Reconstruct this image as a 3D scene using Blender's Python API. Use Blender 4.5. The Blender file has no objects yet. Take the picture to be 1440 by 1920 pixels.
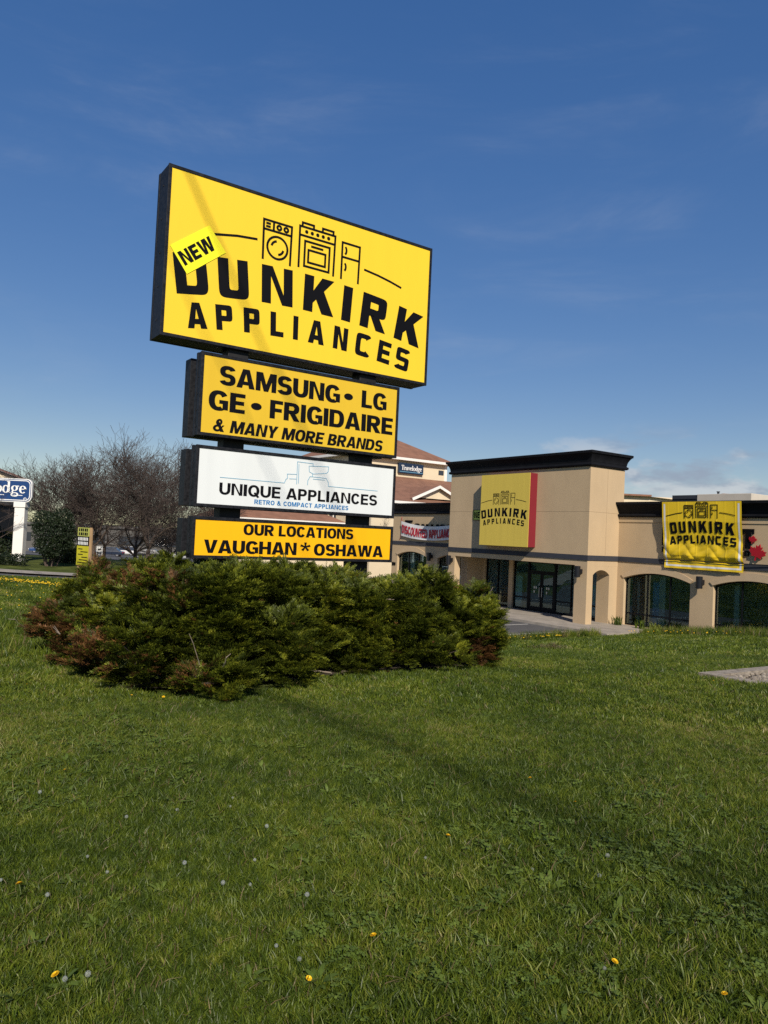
import bpy, math, random
import numpy as np
from mathutils import Vector, Matrix
R = math.radians
sc = bpy.context.scene
C = sc.collection
rnd = random.Random(11)
nr = np.random.default_rng(11)
EYE = 1.6                      # camera height; every z below is measured from eye level

# ------------------------------------------------------------------ camera
PITCH, ROLL, YAW = 0.0315, 0.0460, 0.9693
cam = bpy.data.cameras.new('Camera'); camo = bpy.data.objects.new('Camera', cam); C.objects.link(camo)
cam.sensor_fit = 'VERTICAL'; cam.sensor_height = 36.0; cam.lens = 36.0 * 1385.4 / 1920.0
cam.clip_start = 0.05; cam.clip_end = 5000
camo.matrix_world = Matrix.Translation((0, 0, EYE)) @ Matrix.Rotation(math.pi / 2 + PITCH, 4, 'X') @ Matrix.Rotation(ROLL, 4, 'Z')
sc.camera = camo

# ------------------------------------------------------------------ light
SUN = Vector((0.1545, -0.8013, 0.5780)).normalized()
SUN_EL = math.asin(SUN.z); SUN_AZ = math.atan2(SUN.x, SUN.y)
sun = bpy.data.lights.new('Sun', 'SUN'); suno = bpy.data.objects.new('Sun', sun); C.objects.link(suno)
sun.energy = 5.0; sun.angle = R(0.53); sun.color = (1.0, 0.90, 0.76)
suno.rotation_euler = SUN.to_track_quat('Z', 'Y').to_euler(); suno.location = (5, -20, 30)

world = bpy.data.worlds.new('World'); sc.world = world; world.use_nodes = True
wn, wl = world.node_tree.nodes, world.node_tree.links
wn.clear()
wout = wn.new('ShaderNodeOutputWorld'); wbg = wn.new('ShaderNodeBackground'); wbg.inputs['Strength'].default_value = 0.078
sky = wn.new('ShaderNodeTexSky'); sky.sky_type = 'NISHITA'; sky.sun_disc = False
sky.sun_elevation = SUN_EL; sky.sun_rotation = SUN_AZ; sky.altitude = 200
sky.air_density = 1.0; sky.dust_density = 0.12; sky.ozone_density = 2.2
tc = wn.new('ShaderNodeTexCoord')
sep = wn.new('ShaderNodeSeparateXYZ'); wl.new(tc.outputs['Generated'], sep.inputs[0])
def wmath(op, a, b=None, c=None, clamp=False):
    n = wn.new('ShaderNodeMath'); n.operation = op; n.use_clamp = clamp
    for i, k in enumerate((a, b, c)):
        if k is None: continue
        if isinstance(k, (int, float)): n.inputs[i].default_value = k
        else: wl.new(k, n.inputs[i])
    return n.outputs[0]
def wramp(fac, stops):
    n = wn.new('ShaderNodeMapRange'); n.interpolation_type = 'SMOOTHSTEP'
    wl.new(fac, n.inputs['Value'])
    for k, q in zip(('From Min', 'From Max', 'To Min', 'To Max'), stops): n.inputs[k].default_value = q
    return n.outputs[0]
def wnoise(scale_vec, scale, detail, rough, dist=0.0, off=(0, 0, 0)):
    m = wn.new('ShaderNodeMapping'); m.inputs['Scale'].default_value = scale_vec; m.inputs['Location'].default_value = off
    wl.new(tc.outputs['Generated'], m.inputs['Vector'])
    n = wn.new('ShaderNodeTexNoise'); n.inputs['Scale'].default_value = scale; n.inputs['Detail'].default_value = detail
    n.inputs['Roughness'].default_value = rough; n.inputs['Distortion'].default_value = dist
    wl.new(m.outputs[0], n.inputs['Vector']); return n.outputs[0]
zc = sep.outputs['Z']
# low cumulus along the horizon
cum = wnoise((1, 1, 2.6), 7.0, 7, 0.58, 0.15, (0.35, 0.1, 0.0))
band = wmath('MULTIPLY', wramp(zc, (0.03, 0.075, 0, 1)), wramp(zc, (0.10, 0.165, 1, 0)))
cum = wmath('ADD', cum, wmath('MULTIPLY', wramp(sep.outputs['X'], (0.12, 0.40, 0, 1)), 0.115))
cumf = wmath('MULTIPLY', wramp(cum, (0.535, 0.68, 0, 1)), band)
cumf = wmath('MULTIPLY', wmath('MULTIPLY', cumf, 0.7), wramp(sep.outputs['X'], (-0.15, 0.12, 0, 1)))
shade = wnoise((1, 1, 2.6), 10.0, 5, 0.6, 0.2, (0.3, 0.13, 0.05))
# thin cirrus veils
cir = wnoise((1.0, 1.6, 3.2), 2.2, 8, 0.62, 0.9, (0.2, 0.7, 0.0))
cir2 = wnoise((0.7, 2.4, 6.0), 3.0, 6, 0.6, 0.4, (1.2, 0.2, 0.4))
cirf = wmath('MULTIPLY', wramp(cir, (0.45, 0.80, 0, 1)), wramp(cir2, (0.38, 0.72, 0, 1)))
cirf = wmath('MULTIPLY', wmath('MULTIPLY', cirf, 0.20), wramp(zc, (0.02, 0.12, 0, 1)))
mx1 = wn.new('ShaderNodeMixRGB'); wl.new(cirf, mx1.inputs[0]); hs_ = wn.new('ShaderNodeHueSaturation'); hs_.inputs['Saturation'].default_value = 1.85; hs_.inputs['Hue'].default_value = 0.518; hs_.inputs['Value'].default_value = 2.35; gm_ = wn.new('ShaderNodeGamma'); gm_.inputs['Gamma'].default_value = 0.54; wl.new(sky.outputs[0], gm_.inputs['Color']); wl.new(gm_.outputs[0], hs_.inputs['Color']); wl.new(hs_.outputs[0], mx1.inputs[1]); mx1.inputs[2].default_value = (5.6, 6.2, 7.4, 1)
cc = wn.new('ShaderNodeMixRGB'); wl.new(wramp(shade, (0.42, 0.62, 0, 1)), cc.inputs[0]); cc.inputs[1].default_value = (3.6, 4.1, 5.3, 1); cc.inputs[2].default_value = (7.4, 7.6, 8.0, 1)
mx2 = wn.new('ShaderNodeMixRGB'); wl.new(cumf, mx2.inputs[0]); wl.new(mx1.outputs[0], mx2.inputs[1]); wl.new(cc.outputs[0], mx2.inputs[2])
wl.new(mx2.outputs[0], wbg.inputs['Color']); wl.new(wbg.outputs[0], wout.inputs[0])

sc.view_settings.view_transform = 'Standard'; sc.view_settings.look = 'None'
sc.view_settings.gamma = 1.0; sc.view_settings.use_curve_mapping = False
sc.view_settings.exposure = 0.06
sc.render.engine = 'CYCLES'
sc.cycles.max_bounces = 5; sc.cycles.diffuse_bounces = 2; sc.cycles.glossy_bounces = 2; sc.cycles.transmission_bounces = 3; sc.cycles.transparent_max_bounces = 16
sc.cycles.use_denoising = False; sc.cycles.use_adaptive_sampling = False

# ------------------------------------------------------------------ materials
def mat(name, col, rough=0.7, var=0.0, vscale=3.0, bump=0.0, bscale=40.0, metal=0.0, spec=0.4, stretch=None, col2=None, trans=0.0):
    m = bpy.data.materials.new(name); m.use_nodes = True
    n, l = m.node_tree.nodes, m.node_tree.links
    b = n['Principled BSDF']
    b.inputs['Base Color'].default_value = (*col, 1); b.inputs['Roughness'].default_value = rough
    b.inputs['Metallic'].default_value = metal; b.inputs['Specular IOR Level'].default_value = spec
    t = n.new('ShaderNodeTexCoord'); mp = n.new('ShaderNodeMapping')
    l.new(t.outputs['Object'], mp.inputs['Vector'])
    if stretch: mp.inputs['Scale'].default_value = stretch
    if var > 0 or col2:
        nz = n.new('ShaderNodeTexNoise'); nz.inputs['Scale'].default_value = vscale; nz.inputs['Detail'].default_value = 8; nz.inputs['Roughness'].default_value = 0.62
        l.new(mp.outputs[0], nz.inputs['Vector'])
        rp = n.new('ShaderNodeMapRange'); rp.inputs[1].default_value = 0.3; rp.inputs[2].default_value = 0.7
        l.new(nz.outputs[0], rp.inputs[0])
        mx = n.new('ShaderNodeMixRGB'); l.new(rp.outputs[0], mx.inputs[0])
        c2 = col2 or col
        mx.inputs[1].default_value = (*[k * (1 - var) for k in col], 1)
        mx.inputs[2].default_value = (*[min(1, k * (1 + var)) for k in c2], 1)
        l.new(mx.outputs[0], b.inputs['Base Color'])
    if bump > 0:
        nb = n.new('ShaderNodeTexNoise'); nb.inputs['Scale'].default_value = bscale; nb.inputs['Detail'].default_value = 6
        l.new(mp.outputs[0], nb.inputs['Vector'])
        bp = n.new('ShaderNodeBump'); bp.inputs['Strength'].default_value = bump; bp.inputs['Distance'].default_value = 0.02
        l.new(nb.outputs[0], bp.inputs['Height']); l.new(bp.outputs[0], b.inputs['Normal'])
    if trans > 0:
        tb = n.new('ShaderNodeBsdfTranslucent'); tb.inputs[0].default_value = (*[min(1, k * 1.5) for k in col], 1)
        ms = n.new('ShaderNodeMixShader'); ms.inputs[0].default_value = trans
        l.new(b.outputs[0], ms.inputs[1]); l.new(tb.outputs[0], ms.inputs[2]); l.new(ms.outputs[0], n['Material Output'].inputs[0])
    return m
def foliage_mat(name, cols, big=0.5, trans=0.25, rough=0.55, rndw=0.6):
    """leaf colour picked between cols by position noise and a per-object or per-instance random number"""
    m = bpy.data.materials.new(name); m.use_nodes = True
    n, l = m.node_tree.nodes, m.node_tree.links
    b = n['Principled BSDF']; b.inputs['Roughness'].default_value = rough; b.inputs['Specular IOR Level'].default_value = 0.4
    g = n.new('ShaderNodeNewGeometry')
    nz = n.new('ShaderNodeTexNoise'); nz.inputs['Scale'].default_value = big; nz.inputs['Detail'].default_value = 5; nz.inputs['Roughness'].default_value = 0.6
    l.new(g.outputs['Position'], nz.inputs['Vector'])
    oi = n.new('ShaderNodeObjectInfo')
    wnz = n.new('ShaderNodeTexNoise'); wnz.inputs['Scale'].default_value = 14.0; wnz.inputs['Detail'].default_value = 2
    l.new(g.outputs['Position'], wnz.inputs['Vector'])
    def mth(op, a, c_):
        k = n.new('ShaderNodeMath'); k.operation = op
        for i, q in enumerate((a, c_)):
            if isinstance(q, float): k.inputs[i].default_value = q
            else: l.new(q, k.inputs[i])
        return k.outputs[0]
    f = mth('MULTIPLY_ADD', nz.outputs[0], 2.2); f.node.inputs[2].default_value = -0.85
    f = mth('ADD', f, mth('MULTIPLY', mth('SUBTRACT', oi.outputs['Random'], 0.5), rndw))
    f = mth('ADD', f, mth('MULTIPLY', mth('SUBTRACT', wnz.outputs[0], 0.5), 1.2))
    cr = n.new('ShaderNodeValToRGB'); l.new(f, cr.inputs[0])
    e = cr.color_ramp.elements
    for i, (p, c_) in enumerate(cols):
        if i < 2: el = e[i]; el.position = p
        else: el = e.new(p)
        el.color = (*c_, 1)
    l.new(cr.outputs[0], b.inputs['Base Color'])
    tb = n.new('ShaderNodeBsdfTranslucent'); l.new(cr.outputs[0], tb.inputs[0])
    ms = n.new('ShaderNodeMixShader'); ms.inputs[0].default_value = trans
    l.new(b.outputs[0], ms.inputs[1]); l.new(tb.outputs[0], ms.inputs[2]); l.new(ms.outputs[0], n['Material Output'].inputs[0])
    return m
def glass_mat(name, tint=(0.66, 0.90, 0.94), mixv=0.25):
    m = bpy.data.materials.new(name); m.use_nodes = True
    n, l = m.node_tree.nodes, m.node_tree.links
    n.remove(n['Principled BSDF'])
    tr = n.new('ShaderNodeBsdfTransparent'); tr.inputs[0].default_value = (*tint, 1)
    gl = n.new('ShaderNodeBsdfGlossy'); gl.inputs['Roughness'].default_value = 0.02; gl.inputs[0].default_value = (0.72, 0.95, 1.0, 1)
    fr = n.new('ShaderNodeFresnel'); fr.inputs[0].default_value = 2.1
    nz = n.new('ShaderNodeTexNoise'); nz.inputs['Scale'].default_value = 0.9; nz.inputs['Detail'].default_value = 1
    t = n.new('ShaderNodeTexCoord'); l.new(t.outputs['Object'], nz.inputs['Vector'])
    bp = n.new('ShaderNodeBump'); bp.inputs['Strength'].default_value = 0.05; bp.inputs['Distance'].default_value = 0.05
    l.new(nz.outputs[0], bp.inputs['Height']); l.new(bp.outputs[0], gl.inputs['Normal'])
    mx = n.new('ShaderNodeMixShader'); l.new(fr.outputs[0], mx.inputs[0]); l.new(tr.outputs[0], mx.inputs[1]); l.new(gl.outputs[0], mx.inputs[2])
    l.new(mx.outputs[0], n['Material Output'].inputs[0])
    return m

M = {}
M['frame_black'] = mat('sign_frame_black', (0.006, 0.007, 0.010), 0.5, 0.4, 18, 0.05, 30, spec=0.15, col2=(0.016, 0.017, 0.021))
M['post_black'] = mat('post_black', (0.008, 0.008, 0.009), 0.6, 0.3, 5)
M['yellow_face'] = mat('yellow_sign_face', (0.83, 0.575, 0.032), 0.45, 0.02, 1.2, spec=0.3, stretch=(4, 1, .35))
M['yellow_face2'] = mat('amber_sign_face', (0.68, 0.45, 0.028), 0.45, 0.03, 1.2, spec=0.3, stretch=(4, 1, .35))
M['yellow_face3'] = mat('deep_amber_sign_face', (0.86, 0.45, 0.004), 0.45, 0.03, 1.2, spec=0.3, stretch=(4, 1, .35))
M['white_face'] = mat('white_sign_face', (0.69, 0.73, 0.74), 0.4, 0.03, 1.0, spec=0.3, stretch=(4, 1, .4))
M['lemon'] = mat('lemon_patch', (0.92, 0.86, 0.015), 0.5, 0.02, 2)
M['ink'] = mat('black_vinyl', (0.004, 0.004, 0.006), 0.6, spec=0.1)
M['blue_ink'] = mat('blue_vinyl', (0.012, 0.17, 0.42), 0.5)
M['thin_blue'] = mat('pale_blue_line', (0.16, 0.36, 0.50), 0.5)
M['red_ink'] = mat('red_banner_ink', (0.42, 0.012, 0.03), 0.6)
M['stucco'] = mat('tan_stucco', (0.495, 0.372, 0.232), 0.9, 0.07, 0.7, 0.2, 120, spec=0.15, stretch=(1.2, 1.2, 0.6))
M['stucco_trim'] = mat('tan_trim', (0.52, 0.39, 0.25), 0.9, 0.05, 1.5, 0.2, 120, spec=0.15)
M['joint'] = mat('joint_sealant', (0.30, 0.22, 0.135), 0.9)
M['cornice'] = mat('black_cornice', (0.009, 0.0095, 0.012), 0.6, 0.3, 2.5, 0.1, 60, spec=0.12)
M['band'] = mat('charcoal_band', (0.035, 0.038, 0.05), 0.7, 0.15, 2, 0.1, 60)
M['mullion'] = mat('dark_mullion', (0.006, 0.007, 0.009), 0.45, spec=0.15)
M['glass'] = glass_mat('window_glass')
M['lampbody'] = mat('lamp_black', (0.008, 0.009, 0.013), 0.4)
M['interior'] = mat('interior_dark', (0.40, 0.46, 0.46), 0.9, 0.3, 0.7)
M['interior_teal'] = mat('interior_teal', (0.42, 0.66, 0.68), 0.8, 0.2, 0.8)
M['interior_blue'] = mat('interior_blue', (0.12, 0.38, 0.68), 0.7, 0.2, 0.8)
M['interior_pale'] = mat('interior_pale', (0.60, 0.58, 0.52), 0.8, 0.1, 1)
M['roof_gravel'] = mat('roof_gravel', (0.2, 0.19, 0.18), 0.9, 0.2, 4)
M['wall_yellow'] = mat('faded_yellow_panel', (0.66, 0.50, 0.085), 0.6, 0.05, 0.8, stretch=(7, 1, 0.25))
M['wall_red'] = mat('red_panel', (0.19, 0.011, 0.020), 0.7, 0.05, 2)
M['banner_yellow'] = mat('yellow_vinyl_banner', (0.80, 0.55, 0.018), 0.38, 0.04, 2, spec=0.5)
M['banner_white'] = mat('white_vinyl', (0.72, 0.72, 0.72), 0.5, 0.05, 2)
M['leaf_red'] = mat('maple_red', (0.36, 0.006, 0.015), 0.5)
M['asphalt'] = mat('asphalt', (0.085, 0.083, 0.082), 0.9, 0.25, 0.8, 0.4, 90)
M['concrete'] = mat('concrete', (0.31, 0.275, 0.23), 0.9, 0.22, 1.6, 0.3, 60)
M['pad'] = mat('weathered_concrete', (0.21, 0.175, 0.135), 0.95, 0.35, 9, 0.6, 40, col2=(0.27, 0.235, 0.19))
M['paint'] = mat('road_paint', (0.62, 0.60, 0.54), 0.8, 0.2, 8)
M['wood'] = mat('pine_wood', (0.42, 0.27, 0.14), 0.8, 0.2, 3, 0.2, 30, stretch=(6, 6, 0.6))
M['bark'] = mat('grey_brown_bark', (0.085, 0.062, 0.050), 0.9, 0.3, 6, 0.4, 40)
M['twig'] = mat('reddish_twig', (0.070, 0.052, 0.044), 0.9, 0.3, 2)
M['juniper'] = foliage_mat('juniper_green', [(0.0, (0.044, 0.060, 0.006)), (0.35, (0.110, 0.138, 0.010)), (0.65, (0.205, 0.222, 0.015)), (1.0, (0.30, 0.29, 0.028))], 1.1, 0.18)
M['juniper_dead'] = foliage_mat('juniper_brown', [(0.0, (0.09, 0.046, 0.016)), (0.5, (0.20, 0.092, 0.030)), (1.0, (0.28, 0.135, 0.045))], 2.0, 0.15)
M['deadwood'] = mat('weathered_twig', (0.22, 0.18, 0.14), 0.9, 0.3, 8)
M['shrub'] = foliage_mat('shrub_green', [(0.0, (0.014, 0.026, 0.010)), (0.5, (0.030, 0.046, 0.014)), (1.0, (0.055, 0.07, 0.02))], 0.8, 0.2)
GR = [(0.0, (0.060, 0.096, 0.011)), (0.28, (0.108, 0.158, 0.013)), (0.56, (0.165, 0.212, 0.018)), (0.80, (0.235, 0.255, 0.036)), (1.0, (0.33, 0.28, 0.11))]
M['grass'] = foliage_mat('grass_blades', GR, 0.45, 0.38, 0.46, 0.85)
M['straw'] = foliage_mat('dry_grass', [(0.0, (0.12, 0.085, 0.04)), (1.0, (0.32, 0.25, 0.13))], 2.0, 0.2)
M['clover'] = foliage_mat('clover_leaf', [(0.0, (0.085, 0.130, 0.016)), (1.0, (0.150, 0.200, 0.030))], 2.0, 0.2)
M['lawn'] = mat('lawn_soil', (0.052, 0.076, 0.014), 0.95, 0.35, 0.7, 0.6, 25, spec=0.1, col2=(0.085, 0.10, 0.024))
M['soil'] = mat('bare_soil', (0.055, 0.042, 0.030), 0.95, 0.3, 3, 0.6, 25)
M['dand_yellow'] = mat('dandelion_yellow', (0.80, 0.50, 0.010), 0.6, 0.1, 30)
M['dand_white'] = mat('dandelion_seed', (0.62, 0.63, 0.60), 0.8, 0.1, 60, trans=0.5)
M['stem'] = mat('pale_stem', (0.10, 0.13, 0.04), 0.6)
M['roof_tile'] = mat('brown_shingle', (0.225, 0.112, 0.070), 0.85, 0.22, 1.2, 0.4, 14)
M['cream'] = mat('cream_siding', (0.66, 0.56, 0.40), 0.85, 0.05, 1)
M['white_trim'] = mat('white_trim', (0.78, 0.76, 0.72), 0.7, 0.04, 2)
M['navy'] = mat('navy_panel', (0.010, 0.045, 0.16), 0.45, 0.05, 1)
M['navy_dark'] = mat('dark_navy_panel', (0.012, 0.028, 0.065), 0.45, 0.05, 1)
M['letter_white'] = mat('white_letter', (0.80, 0.80, 0.78), 0.5)
M['window_far'] = mat('far_window', (0.03, 0.035, 0.045), 0.15, spec=0.8)
M['metal_unit'] = mat('painted_metal', (0.55, 0.50, 0.42), 0.6, 0.06, 2)
M['grille'] = mat('dark_grille', (0.03, 0.035, 0.045), 0.6)
M['tyre'] = mat('tyre', (0.012, 0.012, 0.012), 0.8)
M['rim'] = mat('wheel_rim', (0.4, 0.4, 0.42), 0.35, metal=0.8)
M['far_trees'] = foliage_mat('far_wood', [(0.0, (0.025, 0.022, 0.020)), (1.0, (0.05, 0.044, 0.038))], 0.2, 0.1)
M['cable'] = mat('cable_black', (0.01, 0.01, 0.01), 0.7)
M['grey_wall'] = mat('pale_grey_cladding', (0.11, 0.105, 0.10), 0.8, 0.3, 0.1)
M['brown_wall'] = mat('dark_canopy', (0.02, 0.02, 0.024), 0.7)

# ------------------------------------------------------------------ mesh helpers
class MB:
    def __init__(s): s.v = []; s.f = []
    def add(s, vs, fs):
        o = len(s.v); s.v += [tuple(p) for p in vs]; s.f += [tuple(i + o for i in f) for f in fs]; return s
    def box(s, x0, y0, z0, x1, y1, z1):
        return s.add([(x0, y0, z0), (x1, y0, z0), (x1, y1, z0), (x0, y1, z0), (x0, y0, z1), (x1, y0, z1), (x1, y1, z1), (x0, y1, z1)],
                     [(0, 3, 2, 1), (4, 5, 6, 7), (0, 1, 5, 4), (1, 2, 6, 5), (2, 3, 7, 6), (3, 0, 4, 7)])
    def prism_y(s, poly, y0, y1):
        """closed polygon in x-z (counter-clockwise seen from -y) extruded along y"""
        n = len(poly)
        vs = [(x, y0, z) for x, z in poly] + [(x, y1, z) for x, z in poly]
        fs = [tuple(range(n)), tuple(range(2 * n - 1, n - 1, -1))] + [(i, n + i, n + (i + 1) % n, (i + 1) % n) for i in range(n)]
        return s.add(vs, fs)
    def prism_x(s, poly, x0, x1):
        n = len(poly)
        vs = [(x0, y, z) for y, z in poly] + [(x1, y, z) for y, z in poly]
        fs = [tuple(range(n - 1, -1, -1)), tuple(range(n, 2 * n))] + [((i + 1) % n, n + (i + 1) % n, n + i, i) for i in range(n)]
        return s.add(vs, fs)
    def tube(s, p0, p1, r0, r1, n=6, cap=True):
        p0, p1 = Vector(p0), Vector(p1); d = p1 - p0
        if d.length < 1e-6: return s
        q = d.to_track_quat('Z', 'Y'); vs = []
        for p, r in ((p0, r0), (p1, r1)):
            for k in range(n):
                a = 2 * math.pi * k / n; vs.append(tuple(p + q @ Vector((r * math.cos(a), r * math.sin(a), 0))))
        fs = [(k, (k + 1) % n, n + (k + 1) % n, n + k) for k in range(n)]
        if cap: fs += [tuple(range(n - 1, -1, -1)), tuple(range(n, 2 * n))]
        return s.add(vs, fs)
    def lathe(s, prof, n=12, c=(0, 0, 0)):
        vs = []
        for r, z in prof:
            for k in range(n):
                a = 2 * math.pi * k / n; vs.append((c[0] + r * math.cos(a), c[1] + r * math.sin(a), c[2] + z))
        fs = []
        for i in range(len(prof) - 1):
            for k in range(n): fs.append((i * n + k, i * n + (k + 1) % n, (i + 1) * n + (k + 1) % n, (i + 1) * n + k))
        fs += [tuple(range(n - 1, -1, -1)), tuple(range((len(prof) - 1) * n, len(prof) * n))]
        return s.add(vs, fs)
def np_mesh(name, v, f, m):
    """v (N,3), f (K,3|4) arrays -> mesh data"""
    me = bpy.data.meshes.new(name); k = f.shape[1]
    me.vertices.add(len(v)); me.vertices.foreach_set('co', np.asarray(v, np.float32).ravel())
    me.loops.add(f.size); me.loops.foreach_set('vertex_index', f.astype(np.int32).ravel())
    me.polygons.add(len(f)); me.polygons.foreach_set('loop_start', (np.arange(len(f)) * k).astype(np.int32))
    me.update(calc_edges=True); me.materials.append(m); return me
class Fr:
    """a plan frame: x, y horizontal, z from eye level"""
    def __init__(s, X, Y, ang): s.X, s.Y, s.a = X, Y, ang
    def w(s, x, y, z):
        c, n = math.cos(s.a), math.sin(s.a); return Vector((s.X + c * x - n * y, s.Y + n * x + c * y, z + EYE))
WORLD = Fr(0, 0, 0)
OFF = {}
def tag(o, label, cat, group=None, kind=None):
    if label: o['label'] = label
    if cat: o['category'] = cat
    if group: o['group'] = group
    if kind: o['kind'] = kind
    return o
def thing(name, label, cat, fr, base, group=None, rz=0.0):
    o = bpy.data.objects.new(name, None); C.objects.link(o)
    o.location = fr.w(*base); o.rotation_euler = (0, 0, fr.a + rz); o.empty_display_size = 0.2
    OFF[o.name] = base if rz == 0 else (0, 0, 0)
    return tag(o, label, cat, group)
def mesh_of(name, mb, m, off=(0, 0, 0)):
    me = bpy.data.meshes.new(name)
    me.from_pydata([(x - off[0], y - off[1], z - off[2]) for x, y, z in mb.v], [], mb.f); me.update()
    me.materials.append(M[m] if isinstance(m, str) else m); return me
def part(name, mb, m, parent, label=None, smooth=False, bevel=0.0, kind=None):
    """mb is given in the frame of the thing; sub-parts inherit the thing's offset"""
    off = OFF[parent.name]
    o = bpy.data.objects.new(name, mesh_of(name, mb, m, off)); C.objects.link(o); o.parent = parent
    OFF[o.name] = off
    if label: o['label'] = label
    if kind: o['kind'] = kind
    if smooth: o.data.polygons.foreach_set('use_smooth', [True] * len(o.data.polygons))
    if bevel > 0:
        b = o.modifiers.new('bevel', 'BEVEL'); b.width = bevel; b.segments = 2; b.limit_method = 'ANGLE'
    return o
def solo(name, mb, m, fr, base, label, cat, group=None, kind=None, smooth=False, bevel=0.0):
    o = bpy.data.objects.new(name, mesh_of(name, mb, m, base)); C.objects.link(o)
    o.location = fr.w(*base); o.rotation_euler = (0, 0, fr.a); OFF[o.name] = base
    if smooth: o.data.polygons.foreach_set('use_smooth', [True] * len(o.data.polygons))
    if bevel > 0:
        b = o.modifiers.new('bevel', 'BEVEL'); b.width = bevel; b.segments = 2; b.limit_method = 'ANGLE'
    return tag(o, label, cat, group, kind)
def copy_tree(o, parent=None):
    c = o.copy(); C.objects.link(c); c.parent = parent
    OFF[c.name] = OFF.get(o.name, (0, 0, 0))
    for ch in list(o.children): copy_tree(ch, c)
    return c

# ------------------------------------------------------------------ lettering (drawn glyph by glyph)
def se(cx, cy, rx, ry, a, n):
    c, s_ = math.cos(a), math.sin(a); e = 2.0 / n
    return (cx + rx * math.copysign(abs(c) ** e, c), cy + ry * math.copysign(abs(s_) ** e, s_))
def ring(cx, cy, rx, ry, irx, iry, a0, a1, n, ic=None, N=None):
    N = N or max(4, int(abs(a1 - a0) / 9)); ix, iy = ic or (cx, cy); out = []
    A = [R(a0 + (a1 - a0) * k / N) for k in range(N + 1)]
    for p, q in zip(A[:-1], A[1:]):
        out.append([se(cx, cy, rx, ry, p, n), se(cx, cy, rx, ry, q, n), se(ix, iy, irx, iry, q, n), se(ix, iy, irx, iry, p, n)])
    return out
def rc(x0, y0, x1, y1): return [(x0, y0), (x1, y0), (x1, y1), (x0, y1)]
WID = dict(A=.86, B=.76, C=.78, D=.80, E=.66, F=.63, G=.82, H=.80, I=.25, K=.84, L=.62, M=1.0, N=.80, O=.84, P=.73, Q=.84, R=.80, S=.74, T=.70, U=.79, V=.83, W=1.2, X=.8, Y=.8)
WID.update({'&': .86, '*': .52, '.': .36, ' ': .30, '1': .4, '0': .66, '-': .4})
def glyph(c, w, s, h, n):
    if c == 'I': return [rc(0, 0, w, 1)]
    if c == 'L': return [rc(0, 0, s, 1), rc(s, 0, w, h)]
    if c == 'E': return [rc(0, 0, s, 1), rc(s, 0, w, h), rc(s, 1 - h, w, 1), rc(s, .51 - h / 2, w * .93, .51 + h / 2)]
    if c == 'F': return [rc(0, 0, s, 1), rc(s, 1 - h, w, 1), rc(s, .47 - h / 2, w * .93, .47 + h / 2)]
    if c == 'H': return [rc(0, 0, s, 1), rc(w - s, 0, w, 1), rc(s, .5 - h / 2, w - s, .5 + h / 2)]
    if c == 'T': return [rc(0, 1 - h, w, 1), rc(w / 2 - s / 2, 0, w / 2 + s / 2, 1 - h)]
    if c == 'N': return [rc(0, 0, s * .92, 1), rc(w - s * .92, 0, w, 1), [(s * .5, 1), (s * 1.08, 1), (w - s * .5, 0), (w - s * 1.08, 0)]]
    if c == 'M': return [rc(0, 0, s * .9, 1), rc(w - s * .9, 0, w, 1), [(s * .4, 1), (s * 1.25, 1), (w / 2 + s * .42, .0), (w / 2 - s * .42, .0)], [(w - s * 1.25, 1), (w - s * .4, 1), (w / 2 + s * .42, .0), (w / 2 - s * .42, .0)]]
    if c == 'A':
        t = s * .62; m = w / 2; iy = .76
        xi = lambda y: s * 1.04 + (m - s * 1.04) * y / iy
        return [[(0, 0), (s * 1.04, 0), (m, iy), (m, 1), (m - t, 1)], [(w, 0), (m + t, 1), (m, 1), (m, iy), (w - s * 1.04, 0)],
                [(xi(.17), .17), (w - xi(.17), .17), (w - xi(.17 + h * .95), .17 + h * .95), (xi(.17 + h * .95), .17 + h * .95)]]
    if c == 'V':
        m = w / 2; t = s * .58
        return [[(0, 1), (m - t, 0), (m, 0), (m, .26), (s * 1.04, 1)], [(w, 1), (w - s * 1.04, 1), (m, .26), (m, 0), (m + t, 0)]]
    if c == 'W':
        g = glyph('V', w * .56, s * .92, h, n); return g + [[(x + w * .44, y) for x, y in p] for p in g]
    if c == 'Y':
        m = w / 2
        return [[(0, 1), (m - s / 2, .40), (m, .40), (m, .64), (s * 1.08, 1)], [(w, 1), (w - s * 1.08, 1), (m, .64), (m, .40), (m + s / 2, .40)], rc(m - s / 2, 0, m + s / 2, .40)]
    if c == 'X': return [[(0, 0), (s * 1.2, 0), (w, 1), (w - s * 1.2, 1)], [(w, 0), (s * 1.2, 1), (0, 1), (w - s * 1.2, 0)]]
    if c == 'K': return [rc(0, 0, s, 1), [(s, .26), (w * .97, 1), (w * .97 - s * 1.32, 1), (s, .60)], [(s + (w - s) * .10, .42), (w - s * 1.30, 0), (w, 0), (s + (w - s) * .48, .66)]]
    if c == 'O': return ring(w / 2, .5, w / 2, .51, w / 2 - s, .51 - h, 0, 360, n)
    if c == 'Q': return ring(w / 2, .5, w / 2, .51, w / 2 - s, .51 - h, 0, 360, n) + [[(w * .5, .30), (w * .62, .40), (w * 1.02, .0), (w * .84, -.10)]]
    if c == '0': return ring(w / 2, .5, w / 2, .51, w / 2 - s * .95, .51 - h, 0, 360, n)
    if c == 'C': return ring(w / 2, .5, w / 2, .51, w / 2 - s, .51 - h, 32, 328, n)
    if c == 'G': return ring(w / 2, .5, w / 2, .51, w / 2 - s, .51 - h, 32, 300, n) + [rc(w * .54, .54 - h * .95, w, .54), rc(w - s * .9, .06, w, .54 - h * .95), [(w * .70, -.005), (w - s * .9, .03), (w - s * .9, .30), (w * .72, .20)]]
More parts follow.
